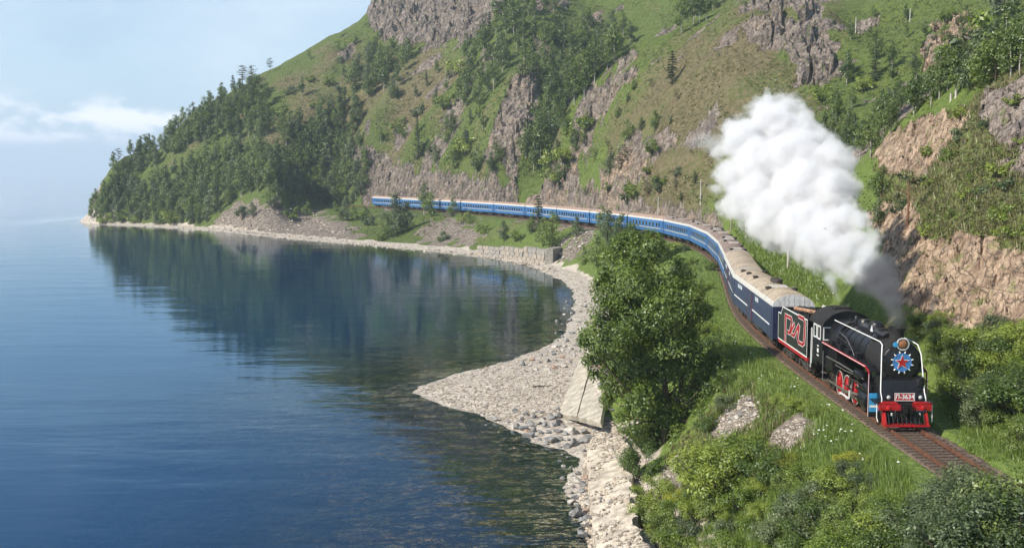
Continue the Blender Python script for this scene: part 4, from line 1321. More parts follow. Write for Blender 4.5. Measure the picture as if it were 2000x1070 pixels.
for y in (-1.1, -0.75, -0.4, 0, 0.4, 0.75, 1.1):
    lr.box(hc + 0.03, hc + 0.05, y - 0.02, y + 0.02, 3.5, float(np.interp(abs(y), [0, 0.45, 0.85, 1.2, 1.5], [4.32, 4.28, 4.17, 3.98, 3.6])))
me_c['lun_rib'] = lr.mesh('roof_end_ribs', GREYW)
me_c['end'] = MB().prism([(-1.49, 1.0), (-1.50, 3.45), (1.50, 3.45), (1.49, 1.0)], 'x', hc - 0.04, hc + 0.04).mesh('end_wall', NAVY_END)
me_c['gang'] = MB().box(hc + 0.04, hc + 0.30, -0.62, -0.5, 1.2, 3.4).box(hc + 0.04, hc + 0.30, 0.5, 0.62, 1.2, 3.4).box(hc + 0.04, hc + 0.30, -0.62, 0.62, 3.3, 3.42).box(hc + 0.04, hc + 0.32, -0.95, -0.75, 0.9, 1.15).box(hc + 0.04, hc + 0.32, 0.75, 0.95, 0.9, 1.15).mesh('gangway', UNDER)
me_c['under'] = MB().box(-hc + 0.2, hc - 0.2, -1.0, 1.0, 0.75, 1.0).box(-3.6, -1.2, -1.3, 1.3, 0.42, 0.9).box(0.4, 3.4, -1.25, 1.25, 0.48, 0.9).mesh('underframe', UNDER)
st = {}
for nm, mt, z0, z1 in (('white', WHITE, 1.86, 1.95), ('cream', CREAM, 1.72, 1.84)):
    st[nm] = MB().box(-hc + 0.1, hc - 0.1, -1.535, -1.522, z0, z1).box(-hc + 0.1, hc - 0.1, 1.522, 1.535, z0, z1).mesh('stripe', mt)
dashed = MB()
for a, b in ((-hc + 0.6, -1.5), (1.2, hc - 0.8)):
    dashed.box(a, b, -1.535, -1.522, 1.86, 1.97).box(a, b, 1.522, 1.535, 1.86, 1.97)
st['dash'] = dashed.mesh('stripe', WHITE)
me_c['win'] = MB().box(-0.5, 0.5, -0.012, 0.012, -0.42, 0.42).mesh('window', GLASS)
wf = MB(); win_frame(wf, -0.54, 0.54, -0.46, 0.46, -0.02, 1, 0.05)
me_c['winf'] = wf.mesh('window_frame', paint('window_alloy', (0.42, 0.45, 0.48), 0.45, 0.2))
me_c['swin'] = MB().box(-0.32, 0.32, -0.012, 0.012, -0.17, 0.17).mesh('window', paint('vent_white', (0.60, 0.64, 0.68), 0.4, dirt_amt=0.1))
me_c['door'] = MB().box(-0.42, 0.42, -0.015, 0.015, 1.1, 3.2).mesh('door', NAVY)
me_c['doorb'] = MB().box(-0.42, 0.42, -0.015, 0.015, 1.1, 3.2).mesh('door', MIDB)
me_c['slide'] = MB().box(-1.15, 1.15, -0.03, 0.03, 1.05, 3.25).mesh('sliding_door', NAVY)
me_c['jamb'] = MB().box(-0.06, 0.06, -0.045, 0.045, 1.0, 3.35).mesh('door_post', paint('door_maroon', (0.13, 0.03, 0.05), 0.5))
me_c['vent'] = MB().lathe([(0.20, 0), (0.20, 0.12), (0.26, 0.14), (0.26, 0.22), (0.05, 0.28)], (0, 0, 0), 'z', 14).mesh('roof_vent', UNDER)
me_c['hatch'] = MB().box(-0.7, 0.7, -0.55, 0.55, 0, 0.16).box(-0.78, 0.78, -0.62, 0.62, 0.12, 0.19).mesh('roof_hatch', EAVE)
me_c['fan'] = MB().lathe([(0.42, 0), (0.42, 0.3), (0.34, 0.38), (0.08, 0.42)], (0, 0, 0), 'z', 20).mesh('roof_fan', UNDER)
ORD = ['first', 'second', 'third', 'fourth', 'fifth', 'sixth', 'seventh', 'eighth', 'ninth', 'tenth', 'eleventh', 'twelfth', 'thirteenth', 'fourteenth', 'fifteenth']
s_c = S_FRONT + LL + 0.45 + TL + 1.4 + hc
ci = 0
while s_c + hc < 500 and ci < 15:
    c_ = place_vehicle('railway_coach', s_c, CL)
    body = 'navy' if ci < 2 else ('mid' if ci in (2, 3) else 'blue')
    roof = 'tan' if ci < 2 else ('brown' if ci < 6 else 'rust')
    desc = {'navy': 'dark navy baggage coach with tan roof', 'mid': 'mid blue coach with brown ribbed roof', 'blue': 'bright blue passenger coach with white roof edge'}[body]
    tag(c_, desc + ', ' + ORD[ci] + ' coach behind the tender', 'railway coach', 'coaches of the steam train')
    bo = obj('coach_body', me_c['body', body], c_)
    rf = obj('roof', me_c['roof', roof], c_)
    if ci < 6:
        obj('roof_ribs', me_c['rib', roof], rf)
    obj('roof_edge', me_c['eave'], c_)
    for k in (0, 1):
        e_ = obj('end_wall', me_c['end'], c_, rot=(0, 0, math.pi * k))
        obj('gangway', me_c['gang'], e_)
        l_ = obj('roof_end', me_c['lunette'], c_, rot=(0, 0, math.pi * k))
        if ci == 0:
            obj('roof_end_ribs', me_c['lun_rib'], l_)
    obj('underframe', me_c['under'], c_)
    for x in (-hc + 3.4, hc - 3.4):
        bogie(c_, x)
    obj('stripe', st['dash' if ci == 0 else ('white' if ci in (1, 2) else 'cream')], bo)
    for sd in (-1, 1):
        rz = math.pi if sd > 0 else 0
        if ci < 2:
            for x in ((3.3, 4.2, -5.6, -6.6, -7.6) if ci == 0 else (4.8, 3.6, -3.2, -4.6, -6.4)):
                obj('window', me_c['swin'], bo, (x, sd * 1.53, 3.05))
            d_ = obj('sliding_door', me_c['slide'], c_, (0, sd * 1.54, 0))
            for xj in (-1.18, 1.18):
                obj('door_post', me_c['jamb'], d_, (xj, 0, 0))
        else:
            n_w = 10 if ci % 3 else 8
            for k in range(n_w):
                x = -7.6 + 15.6 * k / (n_w - 1)
                w_ = obj('window', me_c['win'], bo, (x, sd * 1.53, 2.55))
                obj('window_frame', me_c['winf'], w_, rot=(0, 0, 0 if sd > 0 else math.pi))
            for x in (-9.6, 9.6):
                w_ = obj('window', me_c['win'], bo, (x, sd * 1.53, 2.6), None, (0.6, 1, 0.9))
        for x in (-hc + 1.0, hc - 1.0):
            obj('door', me_c['door' if ci < 2 else 'doorb'], c_, (x, sd * 1.525, 0))
    if ci < 6:
        def top(y):
            return float(np.interp(abs(y), [0, 0.45, 0.85, 1.2], [4.35, 4.31, 4.20, 4.02])) - 0.03
        if ci == 0:
            obj('roof_fan', me_c['fan'], c_, (3.0, 0.25, top(0.25))); obj('roof_fan', me_c['fan'], c_, (1.9, 0.25, top(0.25)))
            obj('roof_hatch', me_c['hatch'], c_, (5.6, -0.1, top(0.7) - 0.02))
            for x, y in ((9.6 - 2.6, 0.95), (-9.2, -0.9), (-6.2, -0.8), (-2.5, -0.75), (6.0, -0.95), (-8.0, 0.9)):
                obj('roof_vent', me_c['vent'], c_, (x, y, top(y)))
        elif ci > 1:
            obj('roof_hatch', me_c['hatch'], c_, (-1.5, 0.1, top(0.7) - 0.02)); obj('roof_hatch', me_c['hatch'], c_, (hc - 2.2, -0.1, top(0.7) - 0.02))
            obj('roof_hatch', me_c['hatch'], c_, (-hc + 2.2, -0.1, top(0.7) - 0.02))
            for x, y in ((5, 0.8), (-6, -0.8), (-10, 0.7), (hc - 0.9, 0.9), (hc - 0.9, -0.7)):
                obj('roof_vent', me_c['vent'], c_, (x, y, top(y)))
    s_c += CL + 0.62; ci += 1
# ================================================================== vegetation
def leaf_mat(name, dark, lite, trans=0.35, scale=0.9):
    m = new_mat(name); t = NT(m)
    co = t.coord('Object')
    oi = t.add('ShaderNodeObjectInfo').outputs['Random']
    n = t.noise(co, scale, 3, 0.6)
    f = t.math('ADD', t.math('MULTIPLY', n, 0.8), t.math('MULTIPLY', t.math('SUBTRACT', oi, 0.5), 0.85))
    c0 = t.mix(t.rng(f, 0.15, 0.75), dark, lite)
    c0 = t.mix(t.math('MULTIPLY', t.rng(t.attr('lv'), 0.55, 1.0), 0.45), c0, tuple(min(1, x * 1.7) for x in lite))
    d = t.add('ShaderNodeBsdfDiffuse'); t.set(d.inputs[0], c0)
    tr_ = t.add('ShaderNodeBsdfTranslucent'); t.set(tr_.inputs[0], t.mix(0.5, c0, tuple(min(1, x * 1.5) for x in lite)))
    g = t.add('ShaderNodeBsdfGlossy'); g.inputs['Roughness'].default_value = 0.45; g.inputs['Color'].default_value = (0.8, 0.85, 0.8, 1)
    a = t.add('ShaderNodeMixShader'); a.inputs[0].default_value = trans; t.l.new(d.outputs[0], a.inputs[1]); t.l.new(tr_.outputs[0], a.inputs[2])
    b = t.add('ShaderNodeMixShader'); b.inputs[0].default_value = 0.045; t.l.new(a.outputs[0], b.inputs[1]); t.l.new(g.outputs[0], b.inputs[2])
    t.out(b.outputs[0])
    return m


L_BIRCH = leaf_mat('birch_leaf', (0.070, 0.118, 0.024), (0.175, 0.232, 0.054))
L_ASPEN = leaf_mat('aspen_leaf', (0.070, 0.112, 0.030), (0.165, 0.218, 0.062))
L_PINE = leaf_mat('pine_needle', (0.034, 0.058, 0.022), (0.080, 0.112, 0.040), 0.12)
L_BUSH = leaf_mat('bush_leaf', (0.105, 0.165, 0.024), (0.265, 0.325, 0.058))
L_GREY = leaf_mat('willow_leaf', (0.075, 0.108, 0.045), (0.165, 0.205, 0.095))
L_HERO = leaf_mat('big_tree_leaf', (0.062, 0.110, 0.016), (0.200, 0.260, 0.050), 0.38, 0.5)
BARK_W = paint('birch_bark', (0.36, 0.34, 0.30), 0.8, var=0.3, scale=3, dirt=(0.06, 0.05, 0.045), dirt_amt=0.7)
BARK_D = paint('dark_bark', (0.085, 0.062, 0.046), 0.9, var=0.35, scale=4, bump=0.5)
BARK_P = paint('pine_bark', (0.20, 0.105, 0.062), 0.9, var=0.35, scale=3, bump=0.5)


def leaf_mesh(name, P, size, mat, r, flat=0.0, droop=0.0, aspect=0.6, out=None):
    """one diamond-shaped leaf or leaf spray at each point of P"""
    n = len(P)
    nr = r.normal(size=(n, 3)); nr[:, 2] = np.abs(nr[:, 2]) + flat
    if out is not None:                               # leaves turn outwards to the light
        nr = nr / np.linalg.norm(nr, axis=1, keepdims=True) * 0.75 + out * 1.0 + np.array([0, 0, 0.25])
    nr /= np.linalg.norm(nr, axis=1, keepdims=True)
    ax = r.normal(size=(n, 3)); ax[:, 2] -= droop
    ax -= nr * (ax * nr).sum(1, keepdims=True)
    ax /= np.linalg.norm(ax, axis=1, keepdims=True) + 1e-9
    bx = np.cross(nr, ax)
    s = size * r.uniform(0.6, 1.35, n)[:, None]
    V = np.stack([P - ax * s * 0.5, P + bx * s * aspect * 0.5 + ax * s * 0.05, P + ax * s * 0.5, P - bx * s * aspect * 0.5 + ax * s * 0.05], 1).reshape(-1, 3)
    Q = np.arange(4 * n).reshape(n, 4)
    return np_mesh(name, V, Q, mat, False, {'lv': np.repeat(r.uniform(0, 1, n), 4)})


def clump_points(C, n, r, power=2.0, squash=0.8):
    C = np.array(C, float)
    w = C[:, 3] ** 2; w /= w.sum()
    k = r.choice(len(C), n, p=w)
    d = r.normal(size=(n, 3)); d /= np.linalg.norm(d, axis=1, keepdims=True)
    rad = r.uniform(0.05, 1, n) ** (1 / power)
    rad = rad * (0.85 + 0.3 * r.uniform(size=n))
    P = C[k, :3] + d * (rad * C[k, 3])[:, None] * np.array([1, 1, squash])
    return P, d


def limbs(mb, H_, C, r, base, rad, lean):
    top = Vector((lean[0], lean[1], H_ * 0.93))
    pts = [Vector((0, 0, -0.5)), Vector((lean[0] * .1 + r.uniform(-.1, .1), lean[1] * .1, H_ * 0.22)), Vector((lean[0] * .4, lean[1] * .4 + r.uniform(-.15, .15), H_ * 0.5)), Vector((lean[0] * .75, lean[1] * .75, H_ * 0.75)), top]
    mb.tube(pts, [rad * 1.25, rad, rad * 0.75, rad * 0.45, rad * 0.12], 7)
    for c_ in C:
        z0 = max(base * 0.9, c_[2] - abs(c_[0] - lean[0]) * 0.9 - 0.8)
        z0 = min(z0, c_[2])
        f = np.clip(z0 / H_, 0, 1)
        st_ = Vector((lean[0] * f * 0.9, lean[1] * f * 0.9, z0))
        en = Vector(c_[:3])
        mid = (st_ + en) / 2 + Vector((0, 0, -0.1 * (en - st_).length))
        mb.tube([st_, mid, en], [rad * 0.38, rad * 0.25, rad * 0.08], 5)


PROTO = {}


def proto_broad(key, H_, wid, base, n, seed, lmat, bark, size=0.42, nclump=14, rad=0.13):
    r = np.random.default_rng(seed)
    lean = (r.uniform(-0.5, 0.5), r.uniform(-0.5, 0.5))
    C = []
    for k in range(nclump):
        z = base + (H_ - base) * (k + 0.5) / nclump
        f = (z - base) / (H_ - base)
        env = wid * (0.45 + 0.9 * math.sin(math.pi * min(1, f * 0.85 + 0.12)) ** 1.1) * (1 - 0.55 * f)
        a = r.uniform(0, 2 * math.pi); d = env * r.uniform(0.15, 0.85)
        C.append((lean[0] * f + d * math.cos(a), lean[1] * f + d * math.sin(a), z + r.uniform(-.4, .4), env * r.uniform(0.42, 0.72)))
    C.append((lean[0], lean[1], H_ - 0.6, wid * 0.38))
    mb = MB(); limbs(mb, H_, C, r, base, rad, lean)
    PROTO[key] = ('tree', mb.mesh('trunk', bark), (lambda q: leaf_mesh('crown', q[0], size, lmat, r, 0.1, 0.4, 0.6, q[1]))(clump_points(C, n, r)), H_)


def proto_pine(key, H_, base, wid, n, seed, layers=8, cone=False, bark=None):
    r = np.random.default_rng(seed)
    mb = MB(); P = []
    lean = (r.uniform(-0.4, 0.4), r.uniform(-0.3, 0.3))
    mb.tube([(0, 0, -0.5), (lean[0] * .3, lean[1] * .3, H_ * 0.4), (lean[0], lean[1], H_)], [0.19, 0.14, 0.03], 7)
    for k in range(layers):
        f = k / (layers - 1)
        z = base + (H_ * 0.97 - base) * f
        w = wid * ((1 - f) ** 0.8 if cone else (0.55 + 0.6 * math.sin(math.pi * (0.25 + 0.6 * f)))) + 0.25
        for q in range(r.integers(3, 6)):
            a = r.uniform(0, 2 * math.pi); L = w * r.uniform(0.6, 1.1)
            st_ = Vector((lean[0] * z / H_, lean[1] * z / H_, z)); en = st_ + Vector((math.cos(a) * L, math.sin(a) * L, (-0.18 if cone else 0.22) * L))
            mb.tube([st_, en], [0.055, 0.015], 5)
            m_ = int(n / layers / 4)
            tt = r.uniform(0.25 if not cone else 0.1, 1.05, m_)[:, None]
            pp = np.array(st_) + (np.array(en) - np.array(st_)) * tt + r.normal(size=(m_, 3)) * np.array([0.28, 0.28, 0.12]) * (0.5 + 0.25 * w)
            P.append(pp)
    P = np.concatenate(P)
    PROTO[key] = ('tree', mb.mesh('trunk', bark or BARK_P), leaf_mesh('crown', P, 0.38, L_PINE, r, 0.4, 0.2, 0.35), H_)


def proto_bush(key, rx, hz2, n, seed, lmat, size, nclump=12, aspect=0.55):
    r = np.random.default_rng(seed)
    C = []; mb = MB()
    for k in range(nclump):
        a = r.uniform(0, 2 * math.pi); d = rx * math.sqrt(r.uniform(0, 1)) * 0.85
        z = hz2 * r.uniform(0.25, 0.95) * (1 - 0.45 * (d / rx) ** 2)
        C.append((d * math.cos(a), d * math.sin(a), z, rx * r.uniform(0.22, 0.42)))
        mb.tube([(d * 0.2 * math.cos(a), d * 0.2 * math.sin(a), -0.25), (d * 0.7 * math.cos(a), d * 0.7 * math.sin(a), z * 0.6), (C[-1][0], C[-1][1], z)], [0.035, 0.025, 0.01], 5)
    P, od = clump_points(C, n, r, 1.8, 0.9)
    P[:, 2] = np.maximum(P[:, 2], 0.02)
    PROTO[key] = ('shrub', mb.mesh('stems', BARK_D), leaf_mesh('foliage', P, size, lmat, r, 0.3, 0.0, aspect, od), hz2)


for k in range(5):
    proto_broad('birch%d' % k, 10.0, 2.3 + 0.25 * (k % 3), 2.4, 1350, 100 + k, L_BIRCH if k % 2 else L_ASPEN, BARK_W, 0.46, 15)
for k in range(3):
    proto_broad('round%d' % k, 8.5, 3.2, 1.2, 1500, 200 + k, L_BIRCH if k != 1 else L_GREY, BARK_D, 0.46, 17)
for k in range(2):
    proto_pine('pine%d' % k, 10.5, 4.0, 2.3, 1700, 300 + k, 7)
for k in range(2):
    proto_pine('fir%d' % k, 9.0, 0.8, 1.9, 3400, 320 + k, 13, True, BARK_D)
for k in range(3):
    proto_bush('shrub%d' % k, 1.5, 2.0, 800, 400 + k, L_BUSH if k < 2 else L_GREY, 0.26)
for k in range(4):
    proto_bush('thicket%d' % k, 1.55, 2.1, 5200, 420 + k, (L_BUSH, L_BUSH, L_BIRCH, L_GREY)[k], 0.115, 20)


def plant(key, loc, height, name, label, cat, group=None, sink=0.1, sxy=1.0):
    kind, stem, crown, H_ = PROTO[key]
    root = empty(name, (loc[0], loc[1], loc[2] - sink), random.uniform(0, 6.28))
    tag(root, label, cat, group)
    s = height / H_
    for nm, me in (('trunk' if kind == 'tree' else 'stems', stem), ('crown' if kind == 'tree' else 'foliage', crown)):
        o = obj(nm, me, root)
        o.scale = (s * sxy, s * sxy, s)
    return root


def scatter(poly, n, dmin, tries=6000, ymin=30.0):
    xs_ = [p[0] for p in poly]; ys_ = [p[1] for p in poly]
    out = []
    for _ in range(tries):
        if len(out) >= n:
            break
        x, y = random.uniform(min(xs_), max(xs_)), random.uniform(min(ys_), max(ys_))
        if not in_poly(np.array([x]), np.array([y]), poly)[0]:
            continue
        if any((x - a) ** 2 + (y - b) ** 2 < dmin * dmin for a, b in out):
            continue
        out.append((x, y))
    return out


def on_track(p, lim=4.0):
    return abs(float(sample(DT, p[0], p[1])[0])) < lim


def kind_name(key):
    if key[:5] == 'birch':
        return 'birch_tree' if int(key[5]) % 2 else 'aspen_tree'
    return {'r': 'broadleaf_tree', 'p': 'pine_tree', 'f': 'fir_tree', 's': 'shrub', 't': 'shrub'}[key[0]]


def grove(poly, n, dmin, keys, hmin, hmax, label, group, cat='tree', sxy=1.0):
    bx0, bx1 = min(p[0] for p in poly), max(p[0] for p in poly); by0, by1 = min(p[1] for p in poly), max(p[1] for p in poly)
    for px, py in scatter(poly, n, dmin):
        p = hit(px, py)
        if p is None or on_track(p) or p[2] < 0.3:
            continue
        key = random.choice(keys)
        nm = kind_name(key)
        lab = label.replace('TREE', {'birch_tree': 'birch', 'aspen_tree': 'aspen', 'broadleaf_tree': 'round broadleaf tree', 'pine_tree': 'pine', 'fir_tree': 'fir', 'shrub': 'shrub'}[nm])
        hm = random.uniform(hmin, hmax)
        if n > 20:                                    # say roughly which part of the wood it stands in
            fx = (px - bx0) / (bx1 - bx0); fy = (py - by0) / (by1 - by0)
            lab = ('tall ' if hm > 0.5 * (hmin + hmax) else 'short ') + lab + ', ' + ('upper' if fy < 0.34 else 'middle' if fy < 0.67 else 'lower') + ' ' + ('left' if fx < 0.25 else 'centre left' if fx < 0.5 else 'centre right' if fx < 0.75 else 'right')
        plant(key, p, hm, nm, lab, 'shrub' if nm == 'shrub' else 'tree', group, 0.15, random.uniform(0.85, 1.15) * sxy)


BI = ['birch%d' % k for k in range(5)]; RO = ['round%d' % k for k in range(3)]; PI_ = ['pine0', 'pine1']; FI = ['fir0', 'fir1']; SH = ['shrub0', 'shrub1', 'shrub2']
F1 = [(190, 430), (202, 385), (235, 330), (300, 292), (350, 255), (420, 212), (495, 172), (522, 200), (535, 250), (585, 268), (640, 258), (700, 288), (714, 330), (716, 380), (690, 392), (600, 384), (520, 386), (470, 386), (430, 418), (385, 432), (300, 437)]
grove(F1, 290, 12.0, BI * 2 + RO * 2 + ['fir0'], 6.5, 10.5, 'TREE in the dense wood covering the headland', 'trees of the headland wood')
grove([(420, 425), (600, 392), (715, 385), (720, 420), (690, 440), (640, 430)], 12, 16, RO + SH, 3, 6, 'TREE on the bank above the grey scree', 'bushes above the scree')
grove([(190, 437), (300, 439), (400, 440), (420, 425), (300, 425), (200, 425)], 26, 8, RO + SH, 3, 6, 'low TREE along the back of the far beach', 'bushes behind the far beach')
grove([(215, 338), (262, 306), (300, 288), (420, 212), (500, 170), (512, 198), (430, 245), (310, 322), (228, 362)], 46, 9, BI + RO, 6, 9.5, 'TREE along the upper skyline of the headland wood', 'trees on the skyline of the wood')
grove([(170, 436), (172, 405), (190, 372), (206, 392), (205, 437)], 12, 8, RO + BI, 4.5, 7.5, 'TREE clinging to the rocky point of the headland', 'trees on the rocky point')
grove([(688, 195), (696, 135), (728, 100), (800, 118), (812, 160), (772, 196)], 24, 11, BI * 2 + RO, 8, 11.5, 'TREE in the clump below the summit crag', 'trees below the summit crag')
grove([(618, 280), (625, 215), (690, 205), (705, 260), (680, 288)], 15, 12, BI + FI, 8, 12, 'TREE at the upper edge of the headland wood', 'trees at the upper edge of the wood')
grove([(880, 215), (898, 130), (948, 68), (1000, -10), (1105, -10), (1065, 62), (1005, 112), (968, 172), (935, 218)], 46, 13, BI * 3 + FI, 8, 12, 'TREE in the strip of wood climbing the middle gully', 'trees of the middle gully')
grove([(1005, 130), (1060, 85), (1150, 45), (1242, 78), (1238, 112), (1185, 140), (1122, 222), (1085, 285), (1035, 345), (1012, 330), (1058, 250), (1064, 180), (1024, 150)], 62, 12, BI * 3 + RO, 8, 12, 'TREE in the wooded gully between the rocky ribs', 'trees between the rocky ribs')
grove([(1060, 340), (1090, 300), (1130, 240), (1160, 250), (1130, 330), (1080, 390)], 14, 12, RO + SH + BI, 4, 7, 'TREE among the rocks of the spur', 'trees among the spur rocks')
grove([(1325, 70), (1335, 10), (1400, -10), (1410, 20), (1365, 60)], 12, 11, BI, 8, 11, 'TREE in the clump at the top of the slope', 'trees at the top of the slope')
grove([(1590, 315), (1618, 215), (1690, 262), (1742, 205), (1850, 172), (1900, 152), (2010, 112), (2010, 140), (1870, 188), (1762, 238), (1702, 310)], 48, 15, BI * 2 + RO, 3.6, 5.6, 'TREE in the gully behind the near bluff', 'trees behind the near bluff')
grove([(1640, 170), (1700, 120), (1760, 110), (1730, 180)], 4, 30, BI + FI, 4.5, 7, 'lone TREE on the green slope right of the crag', 'lone trees right of the crag')
for px, py, hm, key, lab in [
        (528, 142, 6.5, 'pine0', 'small pine alone on the skyline of the ridge'), (492, 168, 9, 'pine1', 'tall pine on the ridge above the wood'), (474, 172, 10, 'pine0', 'pine with layered crown on the skyline'), (456, 186, 9, 'fir0', 'dark fir on the skyline of the wood'), (432, 200, 9, 'birch1', 'birch standing up from the skyline of the wood'), (408, 212, 8, 'round0', 'round tree leaning over the skyline of the wood'),
        (232, 322, 7, 'pine1', 'small pine at the seaward end of the skyline'), (255, 308, 8, 'birch2', 'feathery tree on the seaward skyline'), (275, 300, 8, 'birch3', 'second feathery tree on the seaward skyline'),
        (818, 312, 11, 'fir1', 'dark fir on the grass above the cutting'), (850, 318, 7, 'round1', 'bush beside the dark fir above the cutting'), (890, 330, 10, 'round0', 'round tree above the far cutting'), (930, 345, 10, 'birch0', 'birch low on the grass above the cutting'), (912, 300, 8, 'fir0', 'slim fir on the open grass'), (872, 278, 10, 'round2', 'large broad tree on the open grass slope'), (885, 262, 9, 'birch4', 'birch behind the large broad tree on the slope'), (850, 205, 6, 'round1', 'small round tree on the upper grass'), (815, 228, 4.5, 'shrub2', 'grey shrub on the upper grass'), (790, 265, 4, 'shrub1', 'shrub low on the open slope'), (960, 350, 9, 'birch2', 'birch beside the rocky rib foot'), (800, 100, 6, 'fir0', 'fir at the foot of the summit crag'), (795, 95, 5, 'birch1', 'little tree at the foot of the summit crag'),
        (585, 250, 9, 'birch3', 'birch with a long shadow on the grass'), (590, 190, 9, 'birch0', 'birch on the grass above the wood edge'), (640, 165, 4, 'shrub1', 'small bush on the high grass'), (606, 160, 3.5, 'shrub0', 'tiny bush on the high grass'),
        (1312, 166, 8.5, 'fir1', 'single dark fir on the brown slope'), (1357, 358, 2.6, 'fir0', 'little fir in the meadow beside the plume'), (1280, 250, 4.5, 'round2', 'greyish bush on the brown slope'), (1225, 270, 5, 'round2', 'grey green tree on the rocky face'), (1215, 330, 6, 'pine1', 'pine on the rock face above the coaches'), (1190, 345, 6, 'round1', 'bushy tree above the coaches'), (1240, 385, 3.5, 'shrub1', 'bush at the foot of the rock face'), (1225, 390, 4, 'shrub2', 'grey bush at the foot of the rock face'), (1330, 395, 2.6, 'fir1', 'small fir at the edge of the meadow'), (1290, 365, 3, 'shrub0', 'bush on the slope above the coaches'),
        (1723, 385, 3.4, 'round2', 'dark shrub on the tan bluff'), (1715, 440, 2.8, 'round1', 'leafy bush beside the plume on the bluff'), (1655, 150, 6, 'birch1', 'slim tree standing right of the crag'), (1610, 200, 4, 'shrub1', 'bush below the crag')]:
    p = hit(px, py)
    if p is not None:
        nm = kind_name(key)
        if nm == 'aspen_tree':
            lab = lab.replace('birch', 'aspen')
        plant(key, p, hm, nm, lab, 'shrub' if nm == 'shrub' else 'tree')

grove([(720, 320), (760, 200), (900, 110), (960, 230), (990, 330), (850, 330)], 22, 22, BI + RO + FI + SH, 3.0, 7.0, 'scattered TREE on the open grass above the far cutting', 'scattered trees above the far cutting')
grove([(1120, 390), (1180, 260), (1250, 150), (1330, 200), (1340, 380), (1200, 400)], 20, 24, RO + SH + PI_, 2.2, 4.5, 'scattered TREE on the rocky spur behind the coaches', 'scattered trees on the rocky spur')
grove([(530, 240), (600, 110), (700, 70), (720, 200), (640, 230)], 12, 22, BI + SH, 2.5, 6.0, 'scattered TREE on the high grass of the ridge', 'scattered trees on the ridge')
grove([(1650, 250), (1650, 30), (1990, 10), (1990, 100), (1850, 160), (1720, 230)], 26, 24, BI + RO + SH, 2.5, 5.5, 'scattered TREE on the green slope above the near bluff', 'scattered trees above the near bluff')
grove([(1700, 460), (1720, 330), (1900, 210), (2000, 170), (2000, 480)], 22, 28, SH, 0.7, 1.5, 'small TREE on the dry face of the near bluff', 'small bushes on the near bluff')
# trees on the bank between the far coaches and the beach
for px, py, hm, key, lab in [
        (676, 402, 8, 'round0', 'rounded bright bush at the mouth of the dark cutting'), (640, 396, 6, 'round1', 'bush left of the rounded bright one'), (716, 404, 7, 'round2', 'dark tree hiding the last coach'), (775, 458, 13, 'round1', 'big grey green tree in front of the far coaches'), (757, 462, 7, 'round2', 'dark bush under the big grey green tree'), (795, 450, 9, 'round1', 'tree leaning right beside the big grey green one'), (828, 420, 11, 'birch0', 'tall bright tree in front of the far coaches'), (842, 422, 8, 'round0', 'shorter bright tree beside the tall one'),
        (885, 422, 6.5, 'round2', 'pale round tree in front of the blue coach'), (918, 438, 4.5, 'round0', 'dark bush on the grass bank'), (905, 434, 3.5, 'shrub1', 'low bush next to the dark one on the bank'), (985, 470, 5.5, 'round1', 'wide bush above the masonry wall'), (1052, 448, 9, 'fir0', 'pointed fir in front of the coaches'), (1078, 488, 9.5, 'round0', 'bright bushy tree above the end of the wall'), (1102, 440, 10, 'fir1', 'dark conifer in front of the coaches'), (1125, 462, 5, 'round1', 'bush right of the dark conifer'), (1205, 500, 6, 'round1', 'bush between the cove and the coaches'), (1230, 480, 5, 'round0', 'bright bush close under the coaches'), (1175, 455, 6.5, 'birch4', 'birch rising behind the dark round tree'), (1040, 455, 5, 'round2', 'shaded bush left of the pointed fir'), (1260, 490, 4.5, 'round1', 'bush close under the bend of the train'), (655, 412, 4, 'round0', 'bush on the rim of the scree'), (1060, 480, 7, 'round2', 'shaded bush beside the bright bushy tree'), (1155, 445, 10.5, 'birch1', 'tall feathery birch in front of the coaches'), (1186, 478, 8, 'round1', 'dark round tree in front of the coaches'), (1215, 470, 6, 'round0', 'bright bush beside the dark round tree'), (1240, 505, 7, 'round0', 'leafy tree behind the big lakeside tree'), (1165, 520, 7, 'round0', 'bright tree beside the cove'), (1195, 540, 8, 'birch3', 'birch behind the big lakeside tree'), (1140, 515, 4.5, 'round2', 'bush at the head of the cove'), (1290, 515, 5, 'round0', 'bush on the bank below the coaches'), (1310, 500, 3.5, 'shrub0', 'shrub on the bank below the coaches'), (1010, 470, 3, 'shrub0', 'shrub above the masonry wall'), (945, 455, 3, 'shrub1', 'shrub on the grass bank'), (720, 440, 3.6, 'shrub2', 'grey shrub above the far beach'), (700, 430, 4, 'shrub0', 'shrub beside the scree'), (740, 470, 3, 'shrub1', 'dark shrub at the edge of the far beach'), (865, 470, 3, 'shrub2', 'shrub on the slumped earth')]:
    p = hit(px, py)
    if p is not None:
        nm = kind_name(key)
        if nm == 'aspen_tree':
            lab = lab.replace('birch', 'aspen')
        if on_track(p, 3.5):
            continue
        plant(key, p, hm, nm, lab, 'shrub' if nm == 'shrub' else 'tree')

